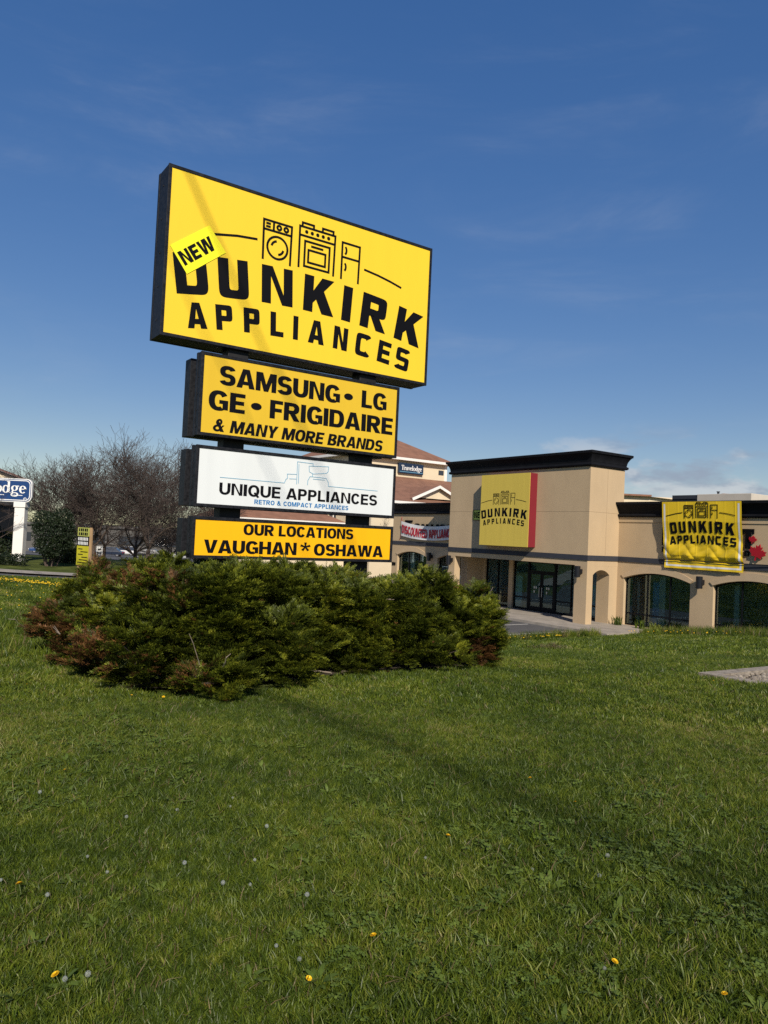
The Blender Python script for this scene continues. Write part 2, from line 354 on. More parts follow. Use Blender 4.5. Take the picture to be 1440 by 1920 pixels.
    if c == 'D': return [rc(0, 0, s, 1), rc(s, 0, w / 2, h), rc(s, 1 - h, w / 2, 1)] + ring(w / 2, .5, w / 2, .5, w / 2 - s, .5 - h, -90, 90, n)
    if c in 'PR':
        m = .36 if c == 'P' else .38; ry = (1 - m) / 2; cy = m + ry; cx = w * .52
        g = [rc(0, 0, s, 1), rc(s, 1 - h, cx, 1), rc(s, m, cx, m + h)] + ring(cx, cy, w * .96 - cx, ry, w * .96 - cx - s, ry - h, -90, 90, n)
        if c == 'R': g.append([(w * .36, .40), (w - s * 1.12, 0), (w + .01, 0), (w * .68, .44)])
        return g
    if c == 'B':
        cx = w * .5
        return [rc(0, 0, s, 1), rc(s, 1 - h * .95, cx, 1), rc(s, .5 - h * .42, cx, .5 + h * .42), rc(s, 0, cx, h * .95)] + \
            ring(cx, .745, w * .94 - cx, .255, w * .94 - cx - s, .255 - h * .9, -90, 90, n, (cx, .755)) + ring(cx, .275, w - cx, .275, w - cx - s, .275 - h * .9, -90, 90, n, (cx, .27))
    if c == 'S':
        ry = (.51 + h / 2) / 2; cu = 1.01 - ry; cl = -.01 + ry; m = w / 2
        return ring(m, cu, w * .48, ry, w * .48 - s * .95, ry - h, 18, 270, n) + ring(m, cl, m, ry, m - s * .95, ry - h, 90, -162, n)
    if c == 'U':
        ry = .40
        return [rc(0, ry, s, 1), rc(w - s, ry, w, 1)] + ring(w / 2, ry, w / 2, ry + .01, w / 2 - s, ry + .01 - h, 180, 360, n)
    if c == '&':
        return ring(w * .42, .75, w * .27, .26, w * .27 - s * .62, .26 - h * .8, 0, 360, 2) + ring(w * .38, .27, w * .38, .28, w * .38 - s * .75, .28 - h * .85, 75, 330, 2) + \
            [[(w * .18, .78), (w * .36, .86), (w, 0), (w - s * 1.15, 0)], [(w * .72, .22), (w * .58, .10), (w * .92, .52), (w * .74, .52)]]
    if c == '*':
        out = []
        for k in range(5):
            a = R(90 + 72 * k); px, py = math.cos(a), math.sin(a); q = .075
            out.append([(w / 2 - py * q * .5, .62 + px * q * .5), (w / 2 + py * q * .5, .62 - px * q * .5), (w / 2 + px * .30 + py * q, .62 + py * .30 - px * q), (w / 2 + px * .30 - py * q, .62 + py * .30 + px * q)])
        return out
    if c == '.': return [[se(w / 2, .48, .175, .185, R(k * 18), 2) for k in range(20)]]
    if c == '1': return [rc(w - s, 0, w, 1), [(0, .68), (w - s, .80), (w - s, 1), (0, .84)]]
    if c == '-': return [rc(0, .4, w, .4 + h)]
    return []
# lowercase roman letters for the lodge signs
LW = dict(T=.78, r=.50, a=.58, v=.60, e=.56, l=.34, o=.62, d=.68, g=.62)
def lglyph(c):
    s, h, X = .17, .06, .66
    o = lambda cx, rx, cy=.33, ry=.34, a0=0, a1=360: ring(cx, cy, rx, ry, rx - s * .95, ry - h, a0, a1, 2.1)
    if c == 'T': return [rc(0, .93, .78, 1), rc(.30, .05, .49, .93), rc(.20, 0, .59, .05), rc(0, .74, .05, .93), rc(.73, .74, .78, .93)]
    if c == 'r': return [rc(.08, .05, .25, X), rc(0, 0, .34, .05), rc(0, X - .05, .08, X), [(.25, .42), (.32, .60), (.48, X), (.48, .50)]]
    if c == 'a': return o(.25, .25, .20, .21) + [rc(.33, .02, .50, .50), rc(.50, 0, .58, .06)] + ring(.27, .48, .23, .19, .06, .12, 0, 165, 2)
    if c == 'v': return [[(.02, X), (.26, 0), (.34, 0), (.34, .16), (.20, X)], [(.58, X), (.48, X), (.34, .16), (.34, 0)], rc(0, X - .04, .27, X), rc(.40, X - .04, .60, X)]
    if c == 'e': return o(.28, .28, a0=0, a1=318) + [rc(.12, .33, .55, .40)]
    if c == 'l': return [rc(.08, .05, .25, 1.02), rc(0, 0, .34, .05), rc(0, .97, .08, 1.02)]
    if c == 'o': return o(.31, .31)
    if c == 'd': return o(.28, .28) + [rc(.42, .05, .59, 1.02), rc(.34, .97, .42, 1.02), rc(.59, 0, .68, .05)]
    if c == 'g': return ring(.27, .43, .27, .24, .11, .19, 0, 360, 2.1) + ring(.29, -.13, .30, .19, .17, .12, 0, 360, 2.2) + [rc(.42, .58, .62, X), [(.08, .22), (.20, .20), (.16, .04), (.04, .06)]]
    return []
STY = dict(block=(.26, .215, 5.5), heavy=(.255, .195, 2.35), gotham=(.215, .185, 2.15), cond=(.20, .17, 2.6), roman=None)
EPS = [0.0]
def put_glyph(mb, polys, fn, y, t=0.004):
    """polys in unit-height space -> thin plates facing -y; fn maps (u, v) to (x, z)"""
    for k, p in enumerate(polys):
        q = [fn(*a) for a in p]
        area = sum(q[i][0] * q[(i + 1) % len(q)][1] - q[(i + 1) % len(q)][0] * q[i][1] for i in range(len(q)))
        if area < 0: q = q[::-1]
        yy = y - t - 0.00012 * (k % 7)
        mb.prism_y(q, yy, y + 0.001)
def layout(text, sty, gap):
    xs = []; x = 0
    for ch in text:
        w = LW.get(ch, .3) if sty == 'roman' else WID.get(ch, .7)
        xs.append((x, w)); x += w + gap
    return xs, x - gap
def text_mb(text, x0, x1, z, hgt, y, sty='heavy', gap=.075, slant=0.0, warp=None, mb=None, t=0.004):
    mb = mb or MB(); xs, tot = layout(text, sty, gap); sx = (x1 - x0) / tot
    for ch, (gx, gw) in zip(text, xs):
        if sty == 'roman': g = lglyph(ch)
        else:
            s, h, n = STY[sty]; g = glyph(ch, gw, min(s, gw), h, n)
        def fn(a, b, gx=gx):
            X = x0 + (gx + a) * sx + slant * b * hgt; Z = z + b * hgt
            return warp(X, Z) if warp else (X, Z)
        put_glyph(mb, g, fn, y, t)
    return mb
def line_mb(mb, pts, w, y, close=False, t=0.004, k0=0):
    """stroke along a polyline in x-z, mitred"""
    P = [Vector(p) for p in pts]; n = len(P)
    L, Rr = [], []
    for i in range(n):
        a = P[(i - 1) % n] if (close or i > 0) else None; b = P[(i + 1) % n] if (close or i < n - 1) else None
        d1 = (P[i] - a).normalized() if a is not None else None; d2 = (b - P[i]).normalized() if b is not None else None
        if d1 is None: d1 = d2
        if d2 is None: d2 = d1
        n1 = Vector((-d1.y, d1.x)); n2 = Vector((-d2.y, d2.x)); m = (n1 + n2)
        m = m.normalized() if m.length > 1e-6 else n1
        k = w / 2 / max(.35, m.dot(n1)); L.append(P[i] + m * k); Rr.append(P[i] - m * k)
    for i in range(n if close else n - 1):
        j = (i + 1) % n
        put_glyph(mb, [[tuple(Rr[i]), tuple(Rr[j]), tuple(L[j]), tuple(L[i])]], lambda a, b: (a, b), y, t)
    return mb
def circ(cx, cz, r, a0=0, a1=360, n=28, rz=None):
    rz = rz or r; return [(cx + r * math.cos(R(a0 + (a1 - a0) * k / n)), cz + rz * math.sin(R(a0 + (a1 - a0) * k / n))) for k in range(n + (0 if a1 - a0 == 360 else 1))]
def words(txt, x0, x1, z, h, y, sty, gap, m, parent):
    xs, tot = layout(txt, sty, gap); k = (x1 - x0) / tot; i = 0
    for w_ in txt.split(' '):
        a, b = xs[i][0], xs[i + len(w_) - 1][0] + xs[i + len(w_) - 1][1]
        part('lettering', text_mb(w_, x0 + a * k, x0 + b * k, z, h, y, sty, gap), m, parent); i += len(w_) + 1
DUN = [('D', .15, .655), ('U', .815, 1.31), ('N', 1.52, 2.065), ('K', 2.255, 2.83), ('I', 2.985, 3.165), ('R', 3.355, 3.89), ('K', 4.085, 4.655)]
APP = [('A', .35, .655), ('P', .80, 1.08), ('P', 1.25, 1.53), ('L', 1.70, 1.93), ('I', 2.10, 2.19), ('A', 2.375, 2.675), ('N', 2.85, 3.125), ('C', 3.285, 3.59), ('E', 3.745, 4.01), ('S', 4.12, 4.42)]
def arch(cx, zc, rad):
    """straight coordinates (x, z above baseline) to a word bent along a wide arc"""
    def fn(x, dz):
        a = (x - cx) / rad
        return (cx + (rad + dz) * math.sin(a), zc - rad + (rad + dz) * math.cos(a))
    return fn
def logo(parent, y, to, lw=.036, icon=None, compact=False):
    """range, washer and fridge drawing over two arched words; to maps logo units to the face"""
    sub = []
    dun, app, dz, ah, ab, rad = DUN, APP, .60, .385, 3.115, 12.5
    mb = MB()
    for word, base, hgt in ((dun, 3.625, dz), (app, ab, ah)):
        if compact and word is app:
            ww = [.44, .38, .38, .33, .125, .44, .41, .41, .35, .40]; gp_ = (4.66 - sum(ww)) / 9; xx = .08; base, hgt = 3.062, .435; word = []
            for (c, _, _), q in zip(app, ww): word.append((c, xx, xx + q)); xx += q + gp_
        ar = arch(2.40, base, rad if not compact else 24.0)
        for ch, a, b in word:
            w = (b - a) / hgt; s = .29 if word is dun else (.28 if compact else .25)
            if ch == 'I': s = w
            g = glyph(ch, w, min(s, w), .215 if word is dun else .21, 5.5)
            cxl = (a + b) / 2
            th = (cxl - 2.40) / (rad if not compact else 24.0)
            ox, oz = ar(cxl, 0)
            def fn(u_, v_, ox=ox, oz=oz, th=th, w=w, hgt=hgt):
                dx = (u_ - w / 2) * hgt; dv = v_ * hgt
                return to(ox + dx * math.cos(th) + dv * math.sin(th), oz - dx * math.sin(th) + dv * math.cos(th))
            put_glyph(mb, g, fn, y)
    part('lettering', mb, 'ink', parent)
    to = icon or to; d = MB(); T = lambda pts: [to(*p) for p in pts]
    k = to(1, 0)[0] - to(0, 0)[0]; w = lw * k
    ln = lambda pts, close=False: line_mb(d, T(pts), w, y, close)
    ln([(1.50, 4.28), (1.49, 4.92), (1.985, 4.92), (1.98, 4.28)]); ln([(1.49, 4.77), (1.985, 4.77)]); ln([(1.665, 4.77), (1.665, 4.92)])
    ln(circ(1.745, 4.515, .178), True); ln(circ(1.745, 4.515, .105, 100, 170, 8)); ln(circ(1.745, 4.515, .105, 280, 350, 8))
    ln([(1.53, 4.87), (1.61, 4.87)]); ln([(1.53, 4.82), (1.61, 4.82)]); ln(circ(1.76, 4.845, .034, n=12), True); ln(circ(1.885, 4.845, .034, n=12), True)
    ln([(2.135, 4.305), (2.13, 4.99), (2.80, 4.99), (2.79, 4.305)]); ln([(2.13, 4.845), (2.80, 4.845)])
    ln([(2.175, 4.99), (2.175, 5.055), (2.385, 5.055), (2.385, 4.99)]); ln([(2.555, 4.99), (2.555, 5.055), (2.76, 5.055), (2.76, 4.99)])
    ln([(2.235, 4.35), (2.235, 4.765), (2.70, 4.765), (2.70, 4.35)], True); ln([(2.305, 4.425), (2.305, 4.63), (2.625, 4.63), (2.625, 4.425)], True); ln([(2.35, 4.70), (2.58, 4.70)])
    for q in range(5):
        put_glyph(d, [[to(*p) for p in circ(2.255 + q * .104, 4.918, .031, n=12)]], lambda a, b: (a, b), y)
    ln([(2.945, 4.30), (2.945, 4.93), (3.295, 4.93), (3.285, 4.29)]); ln([(2.945, 4.683), (3.29, 4.683)])
    ln(circ(2.985, 4.80, .045, -65, 65, 6, .07)); ln(circ(2.985, 4.52, .045, -65, 65, 6, .07))
    ln([(.45, 4.405), (.72, 4.462), (1.06, 4.53), (1.395, 4.566)]); ln([(3.40, 4.572), (3.70, 4.535), (3.95, 4.49), (4.20, 4.432)])
    part('drawing', d, 'ink', parent)

# ------------------------------------------------------------------ terrain
TP = np.array([(0,0,-1.6),(-3,0,-1.6),(3,0,-1.6),(0,3,-1.6),(-3,4,-1.63),(3,4,-1.63),(0,-8,-1.5),(-9,-6,-1.5),(9,-6,-1.5),(-9,2,-1.62),(9,3,-1.65),
 (-3,7.4,-1.72),(0,8,-1.75),(5,10.4,-1.78),(4,7.5,-1.7),(1.6,11.4,-1.95),(-1,11.5,-1.95),(9,12,-1.95),(10,20,-2.6),(5,20,-2.85),(0,20,-2.85),(16,20,-2.5),
 (5.2,30.6,-4.15),(8.4,33.5,-4.15),(10.1,34.4,-4.15),(12.9,34.6,-4.0),(15.3,34.2,-3.80),(16.6,31.9,-3.5),(18,29,-3.2),(26,20,-2.5),(24,14,-2.2),
 (-6.6,14,-2.0),(-12,25,-2.5),(-13.3,33,-2.72),(-21,40.6,-3.32),(-17.5,40.6,-3.32),(-8,40,-3.5),(-40,40,-3.2),(-30,25,-2.4),(-24,46.5,-3.3),(-12,46.5,-3.4),(-45,46.5,-3.2),
 (-26.5,54,-3.1),(-20,62,-3.5),(-40,60,-3.0),(-26,82,-4.2),(-30,126,-5.7),(-60,126,-5.7),(-80,80,-4.4),(0,126,-5.7),(40,126,-5.0),(60,60,-4.2),(20,60,-4.2),(0,60,-4.2),(0,45,-4.15),(-4,36,-4.15),
 (40,30,-3.4),(-60,10,-2.0),(60,-10,-1.8),(-60,-30,-1.5),(60,-50,-1.5),(0,-60,-1.2),(-160,200,-8),(160,200,-7),(0,220,-8),(160,40,-4),(-160,40,-4),(-160,-60,-2),(160,-60,-2)], float)
def tps_k(d2): return np.where(d2 > 1e-9, 0.5 * d2 * np.log(np.maximum(d2, 1e-9)), 0.0)
_n = len(TP); _P = TP[:, :2] / 30.0
_K = tps_k(((_P[:, None] - _P[None]) ** 2).sum(-1)) + 2e-3 * np.eye(_n)
_Q = np.hstack([np.ones((_n, 1)), _P])
_S = np.linalg.solve(np.block([[_K, _Q], [_Q.T, np.zeros((3, 3))]]), np.concatenate([TP[:, 2], np.zeros(3)]))
CY, SY = math.cos(YAW), math.sin(YAW)
BX, BY = 10.2825, 37.0196           # nearest corner of the store's tower
GZ = -4.116                         # level of the store's parking lot
def to_b(X, Y):                     # world plan -> store frame
    dx, dy = X - BX, Y - BY
    return dx * CY - dy * SY, dx * SY + dy * CY
def sstep(a, b, x): t = np.clip((x - a) / (b - a), 0, 1); return t * t * (3 - 2 * t)
def zg(X, Y):
    X = np.atleast_1d(np.asarray(X, float)); Y = np.atleast_1d(np.asarray(Y, float))
    shp = X.shape; p = np.stack([X.ravel(), Y.ravel()], -1) / 30.0; out = np.empty(len(p))
    for i in range(0, len(p), 20000):
        q = p[i:i + 20000]; d2 = ((q[:, None] - _P[None]) ** 2).sum(-1)
        out[i:i + 20000] = tps_k(d2) @ _S[:_n] + _S[_n] + q @ _S[_n + 1:]
    z = out.reshape(shp)
    bx, by = to_b(X, Y)
    lot = (1 - sstep(1.6, 4.5, bx)) * sstep(-14.0, -8.6, by) * sstep(-46, -38, bx)
    inside = sstep(2.0, 3.4, by) * sstep(-24, -21, bx) * (1 - sstep(30, 34, by))
    k = np.maximum(lot, inside)
    far = sstep(150, 260, np.hypot(X, Y)); z = z * (1 - far) + (-8.0) * far
    return z * (1 - k) + (GZ - 0.05) * k
def grid_mesh(name, xs, ys, m, dz=0.0, zfun=None):
    gx, gy = np.meshgrid(xs, ys); z = (zfun or zg)(gx, gy) + dz + EYE
    nx, ny = len(xs), len(ys); v = np.stack([gx.ravel(), gy.ravel(), z.ravel()], -1)
    i = np.arange(nx * ny).reshape(ny, nx)
    f = np.stack([i[:-1, :-1].ravel(), i[:-1, 1:].ravel(), i[1:, 1:].ravel(), i[1:, :-1].ravel()], -1)
    me = np_mesh(name, v, f, m); me.polygons.foreach_set('use_smooth', [True] * len(me.polygons)); return me
def dense_axis(a, b, fine0, fine1, st, n):
    left = fine0 - np.geomspace(st, fine0 - a, n)[::-1]; right = fine1 + np.geomspace(st, b - fine1, n)
    return np.concatenate([left, np.arange(fine0, fine1 + 1e-6, st), right])
xs = dense_axis(-1600, 1600, -34, 26, 0.6, 26); ys = dense_axis(-600, 2600, -4, 62, 0.6, 26)
ground = bpy.data.objects.new('ground', grid_mesh('ground', xs, ys, M['lawn'])); C.objects.link(ground); ground['kind'] = 'structure'

FB = Fr(BX, BY, -YAW)                                # store frame: x right along the front, y into the store
FP = Fr(-3.3327, 10.7049, math.pi / 2 - YAW)         # pylon frame: x right along the faces, y away
def zgf(fr, x, y): w_ = fr.w(x, y, 0); return float(zg(w_.x, w_.y)[0])
def struct(name, mb, m, fr=WORLD, base=(0, 0, 0)): return solo(name, mb, m, fr, base, None, None, kind='structure')
# store parking lot, sidewalk, painted line
lot_poly = [(-44, -9.3), (0.9, -9.3), (2.05, -7.6), (1.85, -4.2), (2.0, -1.9), (2.0, 6), (-44, 6)]
mb = MB(); mb.add([(x, y, GZ) for x, y in lot_poly], [tuple(range(len(lot_poly)))]); struct('parking_lot', mb, 'asphalt', FB)
mb = MB(); mb.box(-24, -1.95, GZ - .1, 2.9, 2.33, GZ + .13); struct('sidewalk', mb, 'concrete', FB)
mb = MB()
for x in (1.0, -1.75, -4.5, -7.25, -10.0, -12.75):
    mb.add([(x - .05, -7.2, GZ + .004), (x + .05, -7.2, GZ + .004), (x + .05, -2.2, GZ + .004), (x - .05, -2.2, GZ + .004)], [(0, 1, 2, 3)])
struct('parking_line', mb, 'paint', FB)
# driveway and pavement on the left
def strip(name, x0, x1, y0, y1, m, dz, step=2.0):
    o = bpy.data.objects.new(name, grid_mesh(name, np.arange(x0, x1 + .01, step), np.linspace(y0, y1, 4), M[m], dz)); C.objects.link(o); o['kind'] = 'structure'; return o
strip('driveway', -70, 2, 41.2, 44.2, 'asphalt', .03)
strip('pavement', -70, -9, 44.2, 46.2, 'concrete', .13)
strip('far_parking_lot', -95, 20, 84, 150, 'asphalt', .06, 5.0)

# ------------------------------------------------------------------ pylon sign
gp = zgf(FP, 2.4, 0.2)
py = thing('pylon_sign', 'tall black pylon sign with four stacked lit-box panels rising from the junipers', 'sign', FP, (2.4, 0.24, gp))
for x in (1.04, 3.46):
    part('post', MB().box(x, 0.08, gp - .3, x + .34, 0.34, 2.80), 'post_black', py, bevel=.01)
def cabinet(name, x0, x1, z0, z1, y0, y1, fmat, label=None, lip=.045):
    mb = MB(); d = .03   # open-fronted frame: a box whose face is sunk inside the rim
    mb.box(x0, y0 + d, z0, x1, y1, z1)
    mb.box(x0 - .004, y0, z0 - .004, x0 + lip, y0 + d + .01, z1 + .004); mb.box(x1 - lip, y0, z0 - .004, x1 + .004, y0 + d + .01, z1 + .004)
    mb.box(x0 + lip, y0 + .001, z0 - .003, x1 - lip, y0 + d + .01, z0 + lip); mb.box(x0 + lip, y0 + .001, z1 - lip, x1 - lip, y0 + d + .01, z1 + .003)
    # rivets and seam strips down the side
    for q in range(5):
        zz = z0 + (z1 - z0) * (q + .5) / 5; mb.box(x0 - .008, (y0 + y1) / 2 - .012, zz - .012, x0, (y0 + y1) / 2 + .012, zz + .012)
    mb.box(x0 - .006, y1 - .06, z0 - .005, x1 + .006, y1 + .004, z1 + .005)
    o = part(name, mb, 'frame_black', py, label, bevel=.004)
    if fmat: part('face_panel', MB().box(x0 + lip - .01, y0 + .012, z0 + lip - .01, x1 - lip + .01, y0 + d + .006, z1 - lip + .01), fmat, o)
    return o
fy = 0.012
c1 = cabinet('main_cabinet', -.052, 4.852, 2.775, 5.31, 0.0, .48, 'yellow_face', 'large yellow panel with black appliance drawing and arched words')
logo(c1, fy, lambda x, z: (x, z))
# NEW patch
pp = [(.021, 4.108), (.296, 3.745), (.884, 4.216), (.602, 4.564)]
patch = part('patch', MB().prism_y(pp, fy - .009, fy - .005), 'lemon', c1, 'lemon yellow tilted patch reading NEW')
mbn = MB(); o0 = Vector((.262, 3.86)); ux = Vector((.468, .372)).normalized(); uz = Vector((-ux.y, ux.x))
def nfn(X, Z): p = o0 + ux * X + uz * Z; return (p.x, p.y)
text_mb('NEW', .0, .60, 0, .215, fy - .009, 'block', .10, warp=nfn, mb=mbn)
part('lettering', mbn, 'ink', c1)
yl = -.143; fl = yl + .012
def rear(z0, z1): part('rear_cabinet', MB().box(.535, .30, z0 + .01, 4.15, .537, z1 - .03), 'frame_black', py, bevel=.006)
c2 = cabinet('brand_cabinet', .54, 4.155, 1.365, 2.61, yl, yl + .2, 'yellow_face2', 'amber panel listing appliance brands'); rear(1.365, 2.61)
for tx, a, b, z, h, gp2, sl in (('SAMSUNG', .835, 2.955, 2.160, .292, .05, 0), ('.', 3.03, 3.21, 2.155, .30, .05, 0), ('LG', 3.385, 3.90, 2.160, .292, .06, 0), ('GE', .685, 1.27, 1.762, .30, .07, 0), ('.', 1.365, 1.55, 1.762, .30, .05, 0), ('FRIGIDAIRE', 1.69, 4.05, 1.757, .290, .06, 0), ('& MANY MORE BRANDS', .765, 3.84, 1.447, .190, .06, .18)):
    part('lettering', text_mb(tx, a, b, z, h, fl, 'heavy', gp2, sl), 'ink', c2)
c3 = cabinet('white_cabinet', .54, 4.16, .305, 1.215, yl, yl + .2, 'white_face', 'white panel with thin blue line drawing'); rear(.305, 1.215)
words('UNIQUE APPLIANCES', .925, 3.795, .505, .178, fl, 'gotham', .085, 'ink', c3)
words('RETRO & COMPACT APPLIANCES', 1.507, 3.22, .394, .070, fl, 'gotham', .12, 'blue_ink', c3)
mb = MB(); lt = .009
ln = lambda pts: line_mb(mb, pts, lt, fl)
ln([(.925, .761), (2.005, .758), (2.03, .82), (2.055, .835), (2.05, .905), (2.214, .914)]); ln([(2.09, .832), (2.214, .838)])
ln([(2.223, .755), (2.222, 1.118), (2.51, 1.112), (2.505, 1.065)]); ln([(2.255, .77), (2.25, 1.085)])
ln([(2.434, 1.068), (2.80, 1.088), (2.798, 1.01), (2.765, .975), (2.52, .945), (2.445, .975), (2.434, 1.068)])
ln([(2.505, .945), (2.505, .90)]); ln([(2.422, .757), (2.425, .83), (2.462, .898), (2.765, .894), (2.808, .83), (2.814, .765), (3.795, .759)]); ln([(2.52, .862), (2.74, .862)])
part('drawing', mb, 'thin_blue', c3)
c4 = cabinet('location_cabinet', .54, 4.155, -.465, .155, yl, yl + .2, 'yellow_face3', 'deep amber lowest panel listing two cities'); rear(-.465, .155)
for tx, a, b, z, h, gp2 in (('OUR LOCATIONS', 1.352, 3.345, -.092, .168, .055), ('VAUGHAN', .73, 2.282, -.382, .198, .05), ('*', 2.36, 2.52, -.395, .24, .05), ('OSHAWA', 2.60, 3.965, -.380, .192, .05)):
    part('lettering', text_mb(tx, a, b, z, h, fl, 'heavy', gp2), 'ink', c4)

# ------------------------------------------------------------------ store building
st = thing('store_building', 'tan stucco store with a tall entrance tower, black cornices and arched windows', 'building', FB, (-5, 2.4, GZ))
def arch_pts(x0, x1, zs, za, n=16):
    """segmental arch from (x0,zs) over apex za to (x1,zs)"""
    h = (x1 - x0) / 2; r = za - zs; rad = (h * h + r * r) / (2 * r); cx = (x0 + x1) / 2; cz = za - rad; a = math.asin(min(1, h / rad))
    return [(cx + rad * math.sin(-a + 2 * a * k / n), cz + rad * math.cos(-a + 2 * a * k / n)) for k in range(n + 1)]
def arched_wall(mb, x0, x1, z0, z1, y, ops, dep):
    """front face at y with arched openings (xa, xb, sill, spring, apex) and reveals of depth dep"""
    x = x0
    for xa, xb, zb, zs, za in ops:
        mb.add([(x, y, z0), (xa, y, z0), (xa, y, z1), (x, y, z1)], [(0, 1, 2, 3)])
        if zb > z0: mb.add([(xa, y, z0), (xb, y, z0), (xb, y, zb), (xa, y, zb)], [(0, 1, 2, 3)]); mb.add([(xa, y, zb), (xb, y, zb), (xb, y + dep, zb), (xa, y + dep, zb)], [(0, 1, 2, 3)])
        ap = arch_pts(xa, xb, zs, za)
        for (a, b), (c, d) in zip(ap[:-1], ap[1:]):
            mb.add([(a, y, b), (c, y, d), (c, y, z1), (a, y, z1)], [(0, 1, 2, 3)])
            mb.add([(a, y, b), (a, y + dep, b), (c, y + dep, d), (c, y, d)], [(0, 1, 2, 3)])
        mb.add([(xa, y, zb), (xa, y + dep, zb), (xa, y + dep, zs), (xa, y, zs)], [(0, 1, 2, 3)])
        mb.add([(xb, y, zb), (xb, y, zs), (xb, y + dep, zs), (xb, y + dep, zb)], [(0, 1, 2, 3)])
        x = xb
    mb.add([(x, y, z0), (x1, y, z0), (x1, y, z1), (x, y, z1)], [(0, 1, 2, 3)])
    return mb
def arch_window(xa, xb, zb, zs, za, y, mulls, rail):
    w = thing_part('window', st)
    fr = MB(); d = .07; ap = arch_pts(xa, xb, zs, za)
    for (a, b), (c, e) in zip(ap[:-1], ap[1:]): fr.add([(a, y, b), (c, y, e), (c, y, e - .06), (a, y, b - .06), (a, y + d, b), (c, y + d, e), (c, y + d, e - .06), (a, y + d, b - .06)], [(0, 3, 2, 1), (3, 7, 6, 2), (0, 1, 5, 4)])
    fr.box(xa, y, zb, xa + .055, y + d, zs); fr.box(xb - .055, y, zb, xb, y + d, zs); fr.box(xa + .055, y, zb, xb - .055, y + d, zb + .08); fr.box(xa + .055, y + .001, rail - .035, xb - .055, y + d, rail + .035)
    for m_ in mulls:
        zt = [z for (x_, z) in ap if x_ >= m_][0]; fr.box(m_ - .028, y - .004, zb, m_ + .028, y + d + .003, zt - .03)
    part('frame', fr, 'mullion', w)
    edges = [xa] + list(mulls) + [xb]
    for a, b in zip(edges[:-1], edges[1:]):
        top = [(a + .02, zs)] if a == xa else []
        up = [(x_, z) for x_, z in ap if a < x_ < b]
        za_ = np.interp(a, [p[0] for p in ap], [p[1] for p in ap]); zb_ = np.interp(b, [p[0] for p in ap], [p[1] for p in ap])
        poly = [(a, zb + .04), (b, zb + .04), (b, zb_ - .02)] + [(x_, z - .02) for x_, z in up[::-1]] + [(a, za_ - .02)]
        p_ = MB(); p_.add([(x_, y + .035, z) for x_, z in poly], [tuple(range(len(poly)))]); part('pane', p_, 'glass', w)
    return w
def thing_part(name, parent):
    o = bpy.data.objects.new(name, None); C.objects.link(o); o.parent = parent; o.empty_display_size = .1; OFF[o.name] = OFF[parent.name]; return o
WY = 2.36
ops_r = [(.42, 4.17, GZ + .12, -1.62, -1.29), (5.33, 9.08, GZ + .12, -1.62, -1.29), (10.25, 14.0, GZ + .12, -1.62, -1.29)]
ops_l = [(-19.6, -16.12, GZ + .35, -1.39, -1.08), (-14.9, -11.55, GZ + .35, -1.42, -1.10)]
part('wall', arched_wall(MB(), 0.0, 18.5, GZ - .4, 1.60, WY, ops_r, .26), 'stucco', st)
part('wall', arched_wall(MB(), -20.3, -10.3, GZ - .4, 1.72, WY, ops_l, .26), 'stucco', st)
mb = MB(); mb.box(-20.3, WY + .27, GZ - .4, -20.0, 24, 1.72); mb.box(18.2, WY + .27, GZ - .4, 18.5, 24, 1.6); mb.box(-20.0, 23.7, GZ - .4, 18.2, 24, 1.6); part('wall', mb, 'stucco', st)
part('roof', MB().box(-20.0, WY + .02, 1.25, 18.2, 23.7, 1.42), 'roof_gravel', st)
for (xa, xb, zb, zs, za), yy in [(o, WY) for o in ops_r + ops_l]:
    t3 = (xb - xa) / 3
    arch_window(xa, xb, zb, zs, za, yy + .19, (xa + t3 * 1.02, xb - t3 * .95), -3.39)
    # raised moulding over the arch
    ap = arch_pts(xa - .02, xb + .02, zs + .0, za + .0); ao = arch_pts(xa - .16, xb + .16, zs + .16, za + .36)
    mm = MB()
    for (a, b), (c, d), (e, f), (g, h) in zip(ap[:-1], ap[1:], ao[:-1], ao[1:]):
        q = [(a, b + .012), (c, d + .012), (g, h), (e, f)]; mm.prism_y(q, yy - .045, yy + .002)
    part('arch_moulding', mm, 'stucco_trim', st)
# tower: upper box, soffit, piers, arched side walls
TD = 2.68
mb = MB(); mb.box(-10.9, 0, -1.06, 0, TD, 3.95); part('wall', mb, 'stucco', st)
part('pier', MB().box(-10.9, .0, GZ - .1, -10.26, .45, -1.06), 'stucco', st); part('pier', MB().box(-.80, .0, GZ - .1, 0, .45, -1.06), 'stucco', st)
def side_arch(x0, x1):
    m_ = MB(); ya, yb, zs, za = .45, 1.72, -1.52, -1.26
    ap = arch_pts(ya, yb, zs, za, 12); poly = [(ya, -1.062)] + [(a, b) for a, b in ap] + [(yb, -1.062)]
    for (a, b), (c, d) in zip(ap[:-1], ap[1:]): m_.prism_x([(a, b), (c, d), (c, -1.062), (a, -1.062)], x0, x1)
    m_.box(x0, yb, GZ - .1, x1, WY - .002, -1.062)
    return m_
part('pier', side_arch(-.80, -.002), 'stucco', st); part('pier', MB().box(-10.898, 1.05, GZ - .1, -10.26, WY - .002, -1.062), 'stucco', st)
